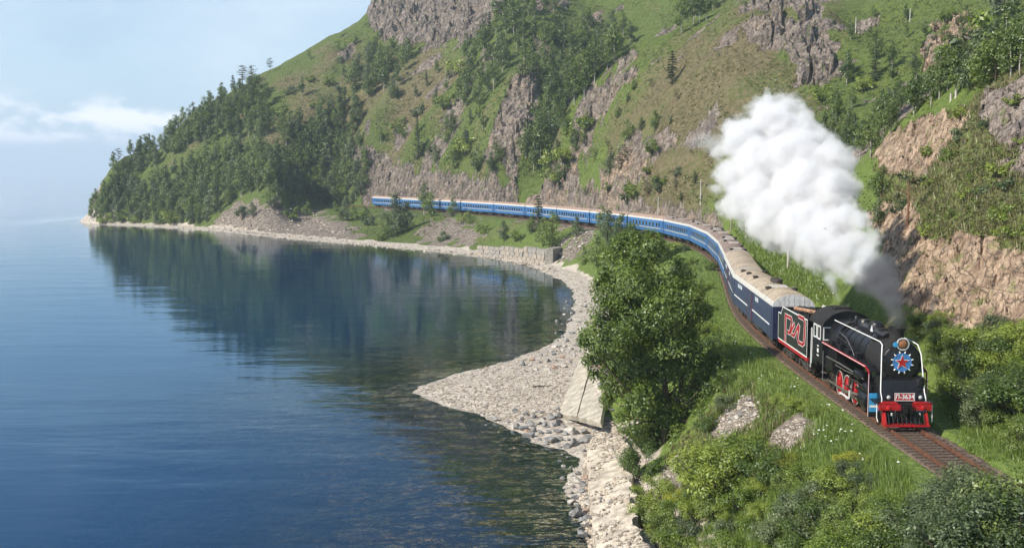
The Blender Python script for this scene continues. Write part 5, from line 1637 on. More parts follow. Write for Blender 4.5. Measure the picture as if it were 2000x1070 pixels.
# ------------------------------------------------------------------ the big tree on the bank
r = np.random.default_rng(5)
YB = 75.0
pb = hit(1300, 862)
YB = float(pb[1]); k_ = YB / FPX
BC = [(1250, 485, 42), (1205, 505, 42), (1300, 520, 46), (1235, 545, 52), (1335, 560, 44), (1185, 560, 34), (1362, 592, 30), (1285, 600, 55), (1195, 640, 50), (1165, 672, 36), (1240, 680, 55), (1320, 665, 52), (1362, 690, 40), (1205, 730, 40), (1275, 755, 55), (1345, 760, 52), (1392, 745, 36), (1240, 812, 38), (1310, 820, 46), (1385, 800, 36), (1152, 640, 24), (1178, 600, 30), (1345, 625, 36), (1225, 600, 44), (1300, 700, 50), (1260, 650, 50), (1405, 700, 20), (1330, 530, 30), (1222, 465, 26), (1275, 462, 24), (1275, 848, 30), (1330, 848, 30), (1300, 800, 40), (1360, 835, 30), (1250, 770, 40)]
BC += [(1140, 655, 14), (1148, 690, 16), (1172, 540, 14), (1178, 520, 12), (1205, 470, 13), (1240, 452, 13), (1290, 470, 13), (1330, 505, 14), (1372, 560, 15), (1388, 600, 13), (1385, 640, 14), (1415, 735, 15), (1425, 775, 14), (1412, 820, 15), (1185, 770, 16), (1205, 800, 14), (1160, 720, 13), (1395, 680, 14), (1420, 800, 12), (1345, 870, 14)]
C = []
for px, py, rp_ in BC:
    y = r.uniform(-1, 1) * 2.2 * (0.6 + 0.4 * (py - 450) / 400)
    q = at(px, py, YB + y)
    C.append((q[0] - pb[0], y, q[2] - pb[2], rp_ * k_ * 1.02))
mb = MB(); limbs(mb, 12.5, C, r, 2.0, 0.24, (-0.6, 0.2))
mb.tube([(0.35, 0.1, -0.5), (0.9, 0.2, 3.0), (1.4, 0.0, 6.5), (1.1, 0, 9)], [0.2, 0.15, 0.1, 0.04], 7)
big = empty('lakeside_tree', (pb[0], pb[1], pb[2] - 0.2))
tag(big, 'large leafy tree on the bank in front of the train', 'tree')
obj('trunk', mb.mesh('trunk', BARK_D), big)
P, od = clump_points(C, 110000, r, 2.8, 0.95)
keep = fbm(P[:, 0] / 1.5, P[:, 1] / 1.5, P[:, 2] / 1.1, s=5, o=3) > -0.17
P = P[keep]; od = od[keep]
P[:, 2] -= np.abs(r.normal(size=len(P))) * 0.22
obj('crown', leaf_mesh('crown', P, 0.21, L_HERO, r, 0.2, 0.8, 0.6, od), big)
# ------------------------------------------------------------------ foreground thicket and bank bushes
def bank_bush(px, py, hm, key, lab, group=None, sxy=1.0):
    p = hit(px, py, 26.0)
    if p is None or on_track(p, 2.6):
        return
    plant(key, p, hm, 'shrub', lab, 'shrub', group, 0.1, sxy)


def where_in(px, py):
    return ', ' + ('at the bottom edge' if py > 1030 else 'low down' if py > 960 else 'higher up') + (', far right' if px > 1900 else ', towards the rails' if px > 1700 else ', in the middle' if px > 1500 else ', towards the lake')


TH = ['thicket0', 'thicket1', 'thicket2', 'thicket3']
for px, py, hm, key, sxy, lab in [
        (1400, 960, 3.0, 'thicket0', 1.25, 'large bright green bush at the foot of the near bank'), (1440, 930, 2.6, 'thicket1', 1.2, 'bright green bush beside the largest one on the near bank'), (1350, 950, 1.8, 'thicket1', 1.1, 'small bright bush left of the largest one'), (1500, 935, 2.0, 'thicket2', 1.3, 'green bush below the bare gravel patch'),
        (1255, 930, 2.4, 'thicket2', 0.9, 'upright dark bush beside the pale apron'), (1262, 880, 2.2, 'thicket2', 0.8, 'tall bush under the big tree beside the apron'), (1275, 985, 2.0, 'thicket0', 1.0, 'bush at the edge of the pale apron'), (1262, 1030, 2.0, 'thicket1', 0.9, 'bush at the bottom edge of the apron'), (1285, 1065, 2.0, 'thicket2', 1.0, 'dark bush low beside the apron'),
        (1240, 860, 1.3, 'thicket1', 0.9, 'small bush under the big tree'), (1380, 840, 1.3, 'thicket2', 1.2, 'shaded bush behind the big tree'), (1420, 800, 1.1, 'thicket3', 1.2, 'grey bush behind the big tree'), (1560, 800, 0.9, 'thicket0', 1.5, 'low green clump beside the track'), (1530, 790, 0.8, 'thicket1', 1.5, 'second low green clump beside the track'), (1590, 812, 0.7, 'thicket0', 1.5, 'third low green clump beside the track'),
        (1870, 720, 1.9, 'thicket2', 1.3, 'dark bush right of the locomotive'), (1900, 690, 2.0, 'thicket0', 1.3, 'green bush at the foot of the tan cliff'), (1950, 730, 2.2, 'thicket2', 1.3, 'bush at the right edge below the cliff'), (1985, 690, 2.0, 'thicket1', 1.3, 'bright bush at the right edge below the cliff'), (1840, 680, 1.4, 'thicket1', 1.3, 'bush behind the locomotive front'), (1890, 780, 1.9, 'thicket0', 1.4, 'bush beside the track ahead of the locomotive'), (1940, 800, 2.0, 'thicket3', 1.4, 'grey bush beside the track ahead of the locomotive'), (1990, 800, 2.2, 'thicket2', 1.4, 'dark bush at the right edge beside the track'), (1800, 640, 1.2, 'thicket1', 1.4, 'yellow green bush under the cliff'), (1840, 630, 1.0, 'thicket0', 1.4, 'low bush under the cliff')]:
    bank_bush(px, py, hm, key, lab, None, sxy)
for i, (px, py) in enumerate(scatter([(1290, 1000), (1400, 985), (1560, 940), (1660, 935), (1700, 985), (1790, 1035), (1850, 1060), (1850, 1100), (1290, 1100)], 46, 32, ymin=26)):
    bank_bush(px, py, random.uniform(0.9, 1.7), random.choice(TH), 'leafy bush in the thicket below the track' + where_in(px, py), 'thicket below the track', random.uniform(1.0, 1.5))
for i, (px, py) in enumerate(scatter([(1880, 1000), (1900, 960), (2010, 940), (2060, 1100), (1840, 1100)], 14, 30, ymin=24)):
    bank_bush(px, py, random.uniform(1.6, 2.4), random.choice(['thicket3', 'thicket2']), 'grey green bush close to the camera' + where_in(px, py), 'bushes close to the camera', random.uniform(1.0, 1.4))
for i, (px, py) in enumerate(scatter([(1830, 640), (2010, 650), (2010, 880), (1900, 830), (1830, 720)], 30, 26)):
    bank_bush(px, py, random.uniform(0.8, 1.6), random.choice(TH), 'bush in the scrub below the tan cliff' + where_in(px, py), 'scrub below the tan cliff', 1.3)
for i, (px, py) in enumerate(scatter([(1390, 620), (1400, 520), (1370, 480), (1300, 480), (1380, 680), (1420, 760), (1460, 760)], 16, 20)):
    bank_bush(px, py, random.uniform(0.7, 1.6), random.choice(TH), 'low bush on the grass bank between the big tree and the coaches', 'low bushes on the grass bank', 1.4)
for x, y, hm, key, sxy, lab in [(17.6, 44.0, 1.5, 'thicket3', 1.5, 'tall grey green bush closest to the rails at the bottom right'), (16.2, 43.0, 1.7, 'thicket3', 1.4, 'tall grey bush in the bottom right corner'), (18.3, 41.0, 2.7, 'thicket2', 1.0, 'dark tall bush at the extreme bottom right'), (15.0, 44.5, 1.6, 'thicket2', 1.1, 'bush left of the tall grey ones at the bottom right'), (13.6, 44.6, 2.2, 'thicket0', 1.1, 'green bush at the bottom edge left of the grey ones')]:
    plant(key, (x, y, gz(x, y)), hm, 'shrub', lab, 'shrub', None, 0.1, sxy)
L_YEL = leaf_mat('yellow_green_leaf', (0.17, 0.20, 0.025), (0.36, 0.38, 0.055), 0.35)
proto_bush('thicket9', 1.55, 2.1, 5200, 431, L_YEL, 0.115, 20)
for px, py, hm, sxy, lab in [(1545, 915, 1.0, 1.7, 'yellow green weeds right of the large bright bush'), (1505, 925, 0.9, 1.5, 'yellow green weeds against the large bright bush'), (1330, 985, 1.0, 1.5, 'yellow green weeds near the apron'), (1800, 655, 0.8, 1.6, 'yellow green weeds at the foot of the tan cliff'), (1660, 905, 0.7, 1.8, 'yellow green weeds beside the rails')]:
    bank_bush(px, py, hm, 'thicket9', lab, None, sxy)
# white umbel flowers dotted over the meadow
FP = []
for poly, n in (([(1430, 440), (1480, 430), (1640, 560), (1620, 600), (1500, 560)], 130), ([(1395, 560), (1430, 640), (1540, 740), (1700, 850), (1760, 930), (1560, 880), (1420, 720)], 40), ([(1830, 640), (1900, 660), (1900, 740), (1830, 720)], 60)):
    xs_ = [p[0] for p in poly]; ys_ = [p[1] for p in poly]
    x = rng.uniform(min(xs_), max(xs_), n * 3); y = rng.uniform(min(ys_), max(ys_), n * 3)
    ok = in_poly(x, y, poly)
    p, v = hit_many(x[ok][:n], y[ok][:n])
    v &= np.abs(sample(DT, p[:, 0], p[:, 1])) > 2.2
    p = p[v]; c0_ = np.repeat(p, 3, 0) + np.stack([rng.normal(0, 0.12, 3 * len(p)), rng.normal(0, 0.12, 3 * len(p)), rng.uniform(0.35, 0.7, 3 * len(p))], 1)
    FP.append(c0_)
fl_m = new_mat('umbel_white'); t = NT(fl_m); t.bsdf(t.mix(t.attr('lv'), (0.62, 0.62, 0.50), (0.80, 0.80, 0.74)), 0.8)
tag(obj('meadow_flowers', leaf_mesh('meadow_flowers', np.concatenate(FP), 0.12, fl_m, np.random.default_rng(8), 2.5, 0, 0.9)), 'white flowers dotted over the meadow beside the track', 'flowers', kind='stuff')
# dead-looking flat-topped pine on the bluff
p = hit(1772, 442)
mb = MB(); r = np.random.default_rng(77)
mb.tube([(0, 0, -0.3), (0.05, 0, 2.2), (-0.05, 0, 4.3)], [0.12, 0.09, 0.03], 7)
PP = []
for k in range(9):
    z = 2.6 + 0.19 * k; a = r.uniform(0, 6.28); L = r.uniform(0.9, 1.7)
    en = Vector((math.cos(a) * L, math.sin(a) * L, z + r.uniform(0.0, 0.35)))
    mb.tube([(0, 0, z), tuple(en * 0.5 + Vector((0, 0, z * 0.5 + 0.05))), tuple(en)], [0.04, 0.03, 0.012], 5)
    if k > 3:
        PP.append(np.array(en)[None] * r.uniform(0.45, 1.05, (70, 1)) * np.array([[1, 1, 0]]) + np.array([[0, 0, en.z]]) + r.normal(size=(70, 3)) * np.array([[0.2, 0.2, 0.07]]))
fp = empty('pine_tree', (p[0], p[1], p[2]))
tag(fp, 'thin flat topped pine standing alone on the tan bluff', 'tree')
obj('trunk', mb.mesh('trunk', BARK_P), fp); obj('crown', leaf_mesh('crown', np.concatenate(PP), 0.2, L_PINE, r, 0.4), fp)

# ------------------------------------------------------------------ grass along the line and on the near banks (uncountable)
def grass_patch(name, polys, counts, hmin, hmax, mat, label, wid=0.05, blades=5, ymin=30.0):
    V = []
    for poly, n in zip(polys, counts):
        xs_ = [p[0] for p in poly]; ys_ = [p[1] for p in poly]
        x = rng.uniform(min(xs_), max(xs_), n * 3); y = rng.uniform(min(ys_), max(ys_), n * 3)
        ok = in_poly(x, y, poly)
        p, v = hit_many(x[ok][:n], y[ok][:n], ymin)
        dt_ = np.abs(sample(DT, p[:, 0], p[:, 1]))
        v &= (p[:, 2] > 0.9) & (dt_ > 1.75) & (sample(BEACH, p[:, 0], p[:, 1]) < 0.5) & (sample(SCREE, p[:, 0], p[:, 1]) < 0.5) & (sample(ROCK, p[:, 0], p[:, 1]) < 0.5)
        p = np.repeat(p[v], blades, 0); dt_ = np.repeat(dt_[v], blades)
        m = len(p)
        h_ = np.repeat(rng.uniform(hmin, hmax, m // blades) * rng.uniform(0.6, 1.4, m // blades), blades) * np.where(dt_ < 3.0, 0.45, 1.0)
        sc = np.maximum(1.0, p[:, 1] / 75.0)
        a = rng.uniform(0, 6.28, m); d = rng.uniform(0, 0.28, m) * sc
        bx_, by_ = p[:, 0] + d * np.cos(a), p[:, 1] + d * np.sin(a)
        w = wid * sc * rng.uniform(0.6, 1.4, m); ln = rng.uniform(0.1, 0.55, m) * h_; b = rng.uniform(0, 6.28, m)
        zb = p[:, 2] - 0.05
        V.append(np.stack([np.stack([bx_ - w * np.sin(b), by_ + w * np.cos(b), zb], 1), np.stack([bx_ + w * np.sin(b), by_ - w * np.cos(b), zb], 1),
                           np.stack([bx_ + ln * np.cos(b + 0.8), by_ + ln * np.sin(b + 0.8), p[:, 2] + h_ * rng.uniform(0.6, 1.1, m)], 1)], 1).reshape(-1, 3))
    V = np.concatenate(V)
    o = obj(name, np_mesh(name, V, np.arange(len(V)).reshape(-1, 3), mat, False, {'lv': np.repeat(rng.uniform(0, 1, len(V) // 3), 3)}))
    tag(o, label, 'grass', kind='stuff')


# low scrub and rank tufts that roughen the hillside
L_TUFT = leaf_mat('scrub_tuft', (0.060, 0.082, 0.026), (0.170, 0.180, 0.070), 0.25, 0.05)
SP = []
for poly, n in (([(520, 240), (560, 130), (720, 45), (1000, 0), (1450, 0), (1450, 400), (1300, 400), (1050, 380), (900, 340), (720, 300)], 9000), ([(1450, 400), (1450, 0), (2000, 0), (2000, 480), (1740, 470), (1600, 480)], 6500), ([(640, 440), (720, 410), (1200, 440), (1400, 500), (1380, 640), (1200, 500), (940, 470), (720, 470)], 2200)):
    xs_ = [p[0] for p in poly]; ys_ = [p[1] for p in poly]
    x = rng.uniform(min(xs_), max(xs_), n * 3); y = rng.uniform(min(ys_), max(ys_), n * 3)
    ok = in_poly(x, y, poly) & (fbm(x / 60, y / 40, s=123) > -0.12)
    p, v = hit_many(x[ok][:n], y[ok][:n])
    v &= (np.abs(sample(DT, p[:, 0], p[:, 1])) > 3.5) & (p[:, 2] > 1.2) & (sample(ROCK, p[:, 0], p[:, 1]) < 0.6)
    p = p[v]; k4 = 4; q = np.repeat(p, k4, 0)
    sc = (q[:, 1] / 300.0)[:, None]
    SP.append(np.concatenate([q + np.stack([rng.normal(0, 0.35, len(q)), rng.normal(0, 0.35, len(q)), rng.uniform(0.02, 0.34, len(q))], 1) * np.maximum(sc, 0.45), np.maximum(sc, 0.4)], 1))
SP = np.concatenate(SP)
for lo, hi, sz in ((0, 0.65, 0.26), (0.65, 1.1, 0.42), (1.1, 9, 0.62)):
    pp = SP[(SP[:, 3] >= lo) & (SP[:, 3] < hi), :3]
    tag(obj('hillside_scrub', leaf_mesh('hillside_scrub', pp, sz, L_TUFT, np.random.default_rng(int(lo * 10)), 0.9)), {0: 'low scrub and tufts over the near bluff', 0.65: 'low scrub and tufts over the middle slopes', 1.1: 'low scrub and tufts over the far slopes'}[lo], 'scrub', kind='stuff')
G_NEAR = leaf_mat('meadow_grass', (0.13, 0.195, 0.036), (0.280, 0.350, 0.090), 0.45, 0.35)
G_DRY = leaf_mat('dry_grass', (0.12, 0.115, 0.045), (0.27, 0.235, 0.115), 0.25, 0.35)
grass_patch('meadow_grass', [[(1340, 480), (1390, 490), (1420, 620), (1520, 720), (1620, 800), (1760, 900), (1800, 1000), (1700, 1070), (1300, 1070), (1390, 830), (1420, 760), (1380, 620)],
                             [(1430, 440), (1480, 430), (1640, 560), (1620, 600), (1500, 560)], [(1830, 640), (2000, 650), (2000, 900), (1900, 900), (1830, 760)]],
            [11000, 3500, 3500], 0.2, 0.5, G_NEAR, 'tall green meadow grass on the banks along the track', 0.035)
grass_patch('dry_grass', [[(1700, 300), (2000, 140), (2000, 520), (1740, 480)], [(1420, 760), (1480, 760), (1600, 860), (1500, 900), (1300, 980), (1290, 900)]],
            [3000, 1200], 0.25, 0.6, G_DRY, 'dry brown grass on the slopes above and below the track', 0.04)
# ================================================================== shore: stones, slabs, walls, poles
STONES = [paint('boulder_grey', (0.235, 0.23, 0.225), 0.85, var=0.35, scale=2.2, dirt=(0.12, 0.12, 0.12), dirt_amt=0.5, bump=0.5, bscale=6), paint('boulder_pale', (0.46, 0.43, 0.38), 0.85, var=0.3, scale=2.2, dirt=(0.22, 0.19, 0.16), dirt_amt=0.5, bump=0.5, bscale=6),
          paint('boulder_rust', (0.36, 0.25, 0.19), 0.85, var=0.3, scale=2.2, dirt=(0.18, 0.15, 0.13), dirt_amt=0.5, bump=0.5, bscale=6)]


def stone_mesh(seed, mat):
    r = np.random.default_rng(seed)
    import bmesh
    bm = bmesh.new(); bmesh.ops.create_icosphere(bm, subdivisions=2, radius=1.0)
    pl_ = [(Vector(r.normal(size=3)).normalized(), r.uniform(0.34, 0.72)) for _ in range(13)]
    for v in bm.verts:
        for n_, d in pl_:
            e_ = v.co.dot(n_) - d
            if e_ > 0:
                v.co -= n_ * e_
        v.co *= 1 + r.normal() * 0.012
    sc = Vector((r.uniform(0.9, 1.3), r.uniform(0.7, 1.0), r.uniform(0.5, 0.75)))
    for v in bm.verts:
        v.co = Vector((v.co.x * sc.x, v.co.y * sc.y, v.co.z * sc.z))
    bmesh.ops.dissolve_limit(bm, angle_limit=0.16, verts=bm.verts, edges=bm.edges)
    me = bpy.data.meshes.new('boulder'); bm.to_mesh(me); bm.free(); me.materials.append(mat)
    return me


BOUL = [stone_mesh(900 + k, STONES[(0, 0, 1, 1, 0, 2, 1, 0)[k]]) for k in range(8)]


def boulders(poly, n, dmin, rmin, rmax, label, group, kinds=range(8), water=True):
    for px, py in scatter(poly, n, dmin):
        p = hit(px, py)
        if p is None:
            continue
        if p[2] < 0 and water:
            q = on_z(px, py); p = np.array([q[0], q[1], gz(q[0], q[1])])
            if p[2] < -0.9:
                continue
        r_ = random.uniform(rmin, rmax) * (0.7 + 0.6 * random.random())
        o = obj('boulder', BOUL[random.choice(list(kinds))], None, (p[0], p[1], p[2] + 0.25 * r_), (random.uniform(-.25, .25), random.uniform(-.25, .25), random.uniform(0, 6.28)), r_)
        tag(o, label, 'boulder', group)


boulders([(1000, 838), (1035, 805), (1110, 812), (1175, 825), (1180, 860), (1150, 885), (1070, 872)], 58, 13, 0.3, 0.72, 'grey boulder in the heap between the spit and the apron', 'boulders between the spit and the apron', (0, 0, 4, 7, 1, 2))
boulders([(960, 825), (1000, 800), (1090, 800), (1100, 830), (1020, 850)], 14, 15, 0.22, 0.5, 'boulder on the near edge of the pebble spit', 'boulders on the near edge of the spit')
boulders([(1098, 935), (1140, 920), (1152, 1000), (1140, 1055), (1120, 1000)], 24, 12, 0.22, 0.6, 'boulder lying in the water along the apron', 'boulders along the apron')
boulders([(1085, 640), (1110, 560), (1150, 570), (1180, 620), (1160, 680), (1120, 690), (1080, 690)], 52, 10, 0.28, 0.6, 'pale boulder on the stony beach at the head of the cove', 'boulders at the head of the cove', (2, 3, 6, 1, 0))
boulders([(1010, 715), (1085, 672), (1125, 680), (1130, 720), (1060, 725)], 28, 12, 0.25, 0.6, 'boulder on the far side of the pebble spit', 'boulders on the far side of the spit')
boulders([(1152, 690), (1188, 690), (1200, 800), (1186, 826), (1160, 740)], 16, 12, 0.25, 0.5, 'dark rock wedged between the slabs and the big tree', 'rocks behind the slabs', (0, 4, 7, 5))
boulders([(1085, 880), (1140, 900), (1130, 935), (1100, 920)], 7, 12, 0.12, 0.25, 'small stone awash beside the apron', 'stones awash beside the apron')
boulders([(955, 800), (1000, 840), (1040, 880), (1010, 880), (930, 815)], 6, 20, 0.12, 0.22, 'small stone poking out of the water near the spit', 'stones awash near the spit')
boulders([(1080, 495), (1112, 465), (1150, 448), (1165, 460), (1130, 485), (1100, 505)], 26, 8, 0.4, 0.8, 'white rock in the rubble chute below the coaches', 'rocks of the rubble chute', (2, 3, 6))
boulders([(1390, 830), (1450, 772), (1488, 780), (1470, 830), (1405, 862)], 42, 8, 0.12, 0.3, 'pale stone in the rubble patch on the near bank', 'stones of the rubble patch', (1, 2, 3, 6))
boulders([(1288, 950), (1295, 905), (1335, 885), (1345, 920), (1325, 960)], 26, 8, 0.1, 0.22, 'pale stone in the small rubble patch under the big tree', 'stones under the big tree', (1, 2, 3, 6))
boulders([(1510, 870), (1560, 825), (1600, 835), (1570, 875)], 9, 14, 0.1, 0.2, 'pale stone on the bare gravel beside the track', 'stones on the bare gravel', (1, 2, 3))

# pebbles: too many to pick apart
octv = np.array([(1, 0, 0), (-1, 0, 0), (0, 1, 0), (0, -1, 0), (0, 0, 1), (0, 0, -1)], float)
octf = np.array([(0, 2, 4), (2, 1, 4), (1, 3, 4), (3, 0, 4), (2, 0, 5), (1, 2, 5), (3, 1, 5), (0, 3, 5)])
PV, PF, PT = [], [], []
for poly, n, r0, r1 in [([(812, 762), (880, 738), (1040, 690), (1120, 650), (1130, 570), (1080, 535), (1150, 540), (1190, 600), (1140, 690), (1110, 800), (1060, 830), (960, 815), (880, 790)], 5200, 0.05, 0.16),
                        ([(1150, 870), (1215, 830), (1245, 1070), (1150, 1070), (1130, 960)], 5200, 0.04, 0.17), ([(200, 440), (420, 448), (660, 470), (940, 496), (1080, 520), (1090, 535), (940, 505), (660, 478), (420, 454), (200, 443)], 2600, 0.15, 0.5),
                        ([(1385, 832), (1450, 768), (1492, 776), (1480, 832), (1402, 868)], 700, 0.04, 0.13), ([(1285, 925), (1330, 880), (1352, 900), (1330, 962), (1290, 965)], 400, 0.04, 0.12), ([(1500, 855), (1560, 812), (1612, 830), (1570, 882), (1500, 888)], 600, 0.03, 0.10), ([(400, 446), (470, 392), (600, 410), (700, 470), (560, 465)], 900, 0.2, 0.55)]:
    xs_ = [p[0] for p in poly]; ys_ = [p[1] for p in poly]
    x = rng.uniform(min(xs_), max(xs_), n * 3); y = rng.uniform(min(ys_), max(ys_), n * 3)
    ok = in_poly(x, y, poly)
    p, v = hit_many(x[ok][:n], y[ok][:n])
    p = p[v & (p[:, 2] > -0.4) & (p[:, 2] < 8)]
    m = len(p)
    s = rng.uniform(r0, r1, m) * (0.6 + 0.8 * rng.uniform(0, 1, m) ** 2)
    a = rng.uniform(0, 6.28, m)[:, None]
    q = octv[None] * rng.uniform(0.7, 1.25, (m, 6, 3)) * (s[:, None] * np.array([[1.2, 0.9, 0.62]]))[:, None, :]
    q = np.stack([q[..., 0] * np.cos(a) - q[..., 1] * np.sin(a), q[..., 0] * np.sin(a) + q[..., 1] * np.cos(a), q[..., 2]], -1) + (p + np.stack([s * 0, s * 0, s * 0.2], 1))[:, None, :]
    base_i = sum(len(k_2) for k_2 in PV)
    PF.append((octf[None] + 6 * np.arange(m)[:, None, None] + base_i).reshape(-1, 3)); PV.append(q.reshape(-1, 3)); PT.append(np.repeat(rng.uniform(0, 1, m), 6))
m_peb = new_mat('pebble'); t = NT(m_peb)
pc = t.mix(t.rng(t.attr('tone'), 0.0, 1.0), (0.21, 0.18, 0.15), (0.57, 0.495, 0.40))
t.bsdf(pc, 0.85, 0, None, 0.25)
peb = obj('pebbles', np_mesh('pebbles', np.concatenate(PV), np.concatenate(PF), m_peb, False, {'tone': np.concatenate(PT)}))
tag(peb, 'pale pebbles strewn over the beach and the spit', 'pebbles', kind='stuff')

# ------------------------------------------------------------------ concrete on the near shore
CONC = paint('old_concrete', (0.43, 0.39, 0.315), 0.9, var=0.3, scale=1.3, dirt=(0.15, 0.125, 0.095), dirt_amt=0.85, bump=0.5, bscale=5, spec=0.2)
CONC2 = paint('old_concrete_top', (0.50, 0.44, 0.355), 0.9, var=0.35, scale=0.9, dirt=(0.20, 0.165, 0.125), dirt_amt=0.6, bump=0.35, bscale=16, spec=0.2)


def slab(name, corners, th, mat, parent=None, n=6):
    P = [Vector(on_z(px, py, z)) for px, py, z in corners]
    nn = (P[1] - P[0]).cross(P[3] - P[0]).normalized()
    if nn.z < 0:
        nn = -nn
    V = []; F_ = []
    for lay in (0, 1):
        for i in range(n + 1):
            for j in range(n + 1):
                u, v = i / n, j / n
                p = (P[0] * (1 - u) + P[1] * u) * (1 - v) + (P[3] * (1 - u) + P[2] * u) * v
                w = 0.05 * (vnoise(np.array([p.x * 1.7]), np.array([p.y * 1.7]))[0]) if lay == 0 else 0
                edge = (i in (0, n)) or (j in (0, n))
                V.append(p + nn * (w - (th if lay else 0) - (0.04 if edge and lay == 0 else 0)))
    m_ = (n + 1) ** 2
    up = (V[n + 1] - V[0]).cross(V[1] - V[0]).z > 0
    for i in range(n):
        for j in range(n):
            a = i * (n + 1) + j
            q = (a, a + n + 1, a + n + 2, a + 1)
            F_.append(q if up else q[::-1]); F_.append(tuple(k + m_ for k in (q[::-1] if up else q)))
    ring = [i * (n + 1) for i in range(n + 1)] + [n * (n + 1) + j for j in range(1, n + 1)] + [i * (n + 1) + n for i in range(n - 1, -1, -1)] + [j for j in range(n - 1, 0, -1)]
    for k in range(len(ring)):
        a, b = ring[k], ring[(k + 1) % len(ring)]
        F_.append((a, b, b + m_, a + m_) if not up else (b, a, a + m_, b + m_))
    mb = MB(); mb.add(V, F_)
    return obj(name, mb.mesh(name, mat, True, 30), parent)


tag(slab('concrete_slab', [(1092, 806, 0.7), (1126, 812, 1.5), (1150, 722, 2.2), (1134, 692, 1.3)], 0.5, CONC), 'tall leaning concrete slab at the root of the pebble spit', 'concrete slab', 'broken revetment slabs')
tag(slab('concrete_slab', [(1127, 813, 1.45), (1172, 824, 2.1), (1184, 755, 2.9), (1149, 738, 2.15)], 0.5, CONC), 'short wide concrete slab leaning beside the taller one', 'concrete slab', 'broken revetment slabs')
tag(slab('concrete_slab', [(1152, 735, 2.2), (1186, 752, 2.9), (1190, 690, 2.8), (1150, 680, 1.6)], 0.4, CONC), 'cracked concrete slab half hidden behind the big tree', 'concrete slab', 'broken revetment slabs')

# pale apron running along the foot of the bank
L_ = [(1172, 828), (1150, 868), (1146, 905), (1148, 950), (1152, 1000), (1156, 1040), (1160, 1075), (1168, 1130)]
R_ = [(1208, 826), (1218, 862), (1224, 900), (1230, 950), (1238, 1000), (1244, 1040), (1248, 1075), (1256, 1130)]
rowsL = resample([hit(*q)[:2] if hit(*q) is not None else on_z(*q)[:2] for q in L_], 0.35)
rowsR = resample([hit(*q)[:2] for q in R_], 0.35)
nr_ = 150; nc_ = 34
il = np.linspace(0, len(rowsL) - 1, nr_).astype(int); ir = np.linspace(0, len(rowsR) - 1, nr_).astype(int)
II, JJ = np.meshgrid(np.arange(nr_), np.arange(nc_ + 1), indexing='ij')
FF = JJ / nc_
QX = rowsL[il][:, 0][:, None] * (1 - FF) + rowsR[ir][:, 0][:, None] * FF
QY = rowsL[il][:, 1][:, None] * (1 - FF) + rowsR[ir][:, 1][:, None] * FF
QX = QX + (0.30 * fbm(II * 0.124, FF * 2.0, s=77) + 0.12 * vnoise(II * 0.36, FF * 3, s=78)) * np.where(FF > 0.7, 2.2, np.where(FF < 0.3, 0.35, 1.0))
ZT = sample(GZ, QX.ravel(), QY.ravel()).reshape(QX.shape)
WW = 0.14 * fbm(QX * 0.6, QY * 0.6, s=12) + 0.05 * fbm(QX * 3.2, QY * 3.2, s=3, o=3)
ZZ = np.maximum(0.55 + FF + WW, ZT + 0.06 + WW)
ZZ[:, 0] = -0.5; ZZ[:, -1] = ZT[:, -1] - 0.3
V = np.stack([QX, QY, ZZ], -1).reshape(-1, 3)
vi = np.arange(len(V)).reshape(nr_, nc_ + 1)
Q = np.stack([vi[:-1, :-1], vi[:-1, 1:], vi[1:, 1:], vi[1:, :-1]], -1).reshape(-1, 4)
tag(obj('concrete_apron', np_mesh('concrete_apron', V, Q, CONC2, False)), 'pale crumbling concrete apron along the foot of the near bank', 'sea wall')
RV, RF, RT = [], [], []
gx_ = V.reshape(nr_, nc_ + 1, 3)
for k in range(2600):
    i, j = random.randrange(1, nr_ - 1), int(min(nc_ - 2, max(1, abs(random.gauss(0.5, 0.33)) * nc_)))
    q = gx_[i, j] + np.array([random.uniform(-.12, .12), random.uniform(-.12, .12), 0])
    if fbm(np.array([q[0] * 0.7]), np.array([q[1] * 0.7]), s=55)[0] < -0.05:
        continue
    if k < 70:
        r_ = random.uniform(0.10, 0.30)
        tag(obj('boulder', BOUL[random.choice((0, 1, 2, 3, 6))], None, (q[0], q[1], q[2] + 0.2 * r_), (random.uniform(-.3, .3), random.uniform(-.3, .3), random.uniform(0, 6.28)), r_), 'loose stone lying on the pale concrete apron', 'boulder', 'stones on the apron')
        continue
    s_ = random.uniform(0.03, 0.13)
    RF.append(octf + 6 * len(RV)); RV.append(octv * rng.uniform(0.7, 1.25, (6, 3)) * np.array([s_ * 1.2, s_, s_ * 0.7]) + q + np.array([0, 0, s_ * 0.3])); RT.append(np.full(6, random.random()))
tag(obj('rubble', np_mesh('rubble', np.concatenate(RV), np.concatenate(RF), m_peb, False, {'tone': np.concatenate(RT)})), 'small rubble strewn over the concrete apron', 'rubble', kind='stuff')
# driftwood on the spit
p = hit(1058, 756)
dw = obj('driftwood_log', MB().tube([(-0.9, 0, 0.06), (-0.3, 0.05, 0.10), (0.4, 0.0, 0.09), (1.1, 0.1, 0.16)], [0.09, 0.08, 0.06, 0.03], 8).tube([(0.2, 0, 0.1), (0.5, 0.35, 0.3)], [0.04, 0.015], 6).mesh('driftwood_log', BARK_D), None, p, (0, 0, 0.1))
tag(dw, 'weathered driftwood log lying on the pebble spit', 'log')

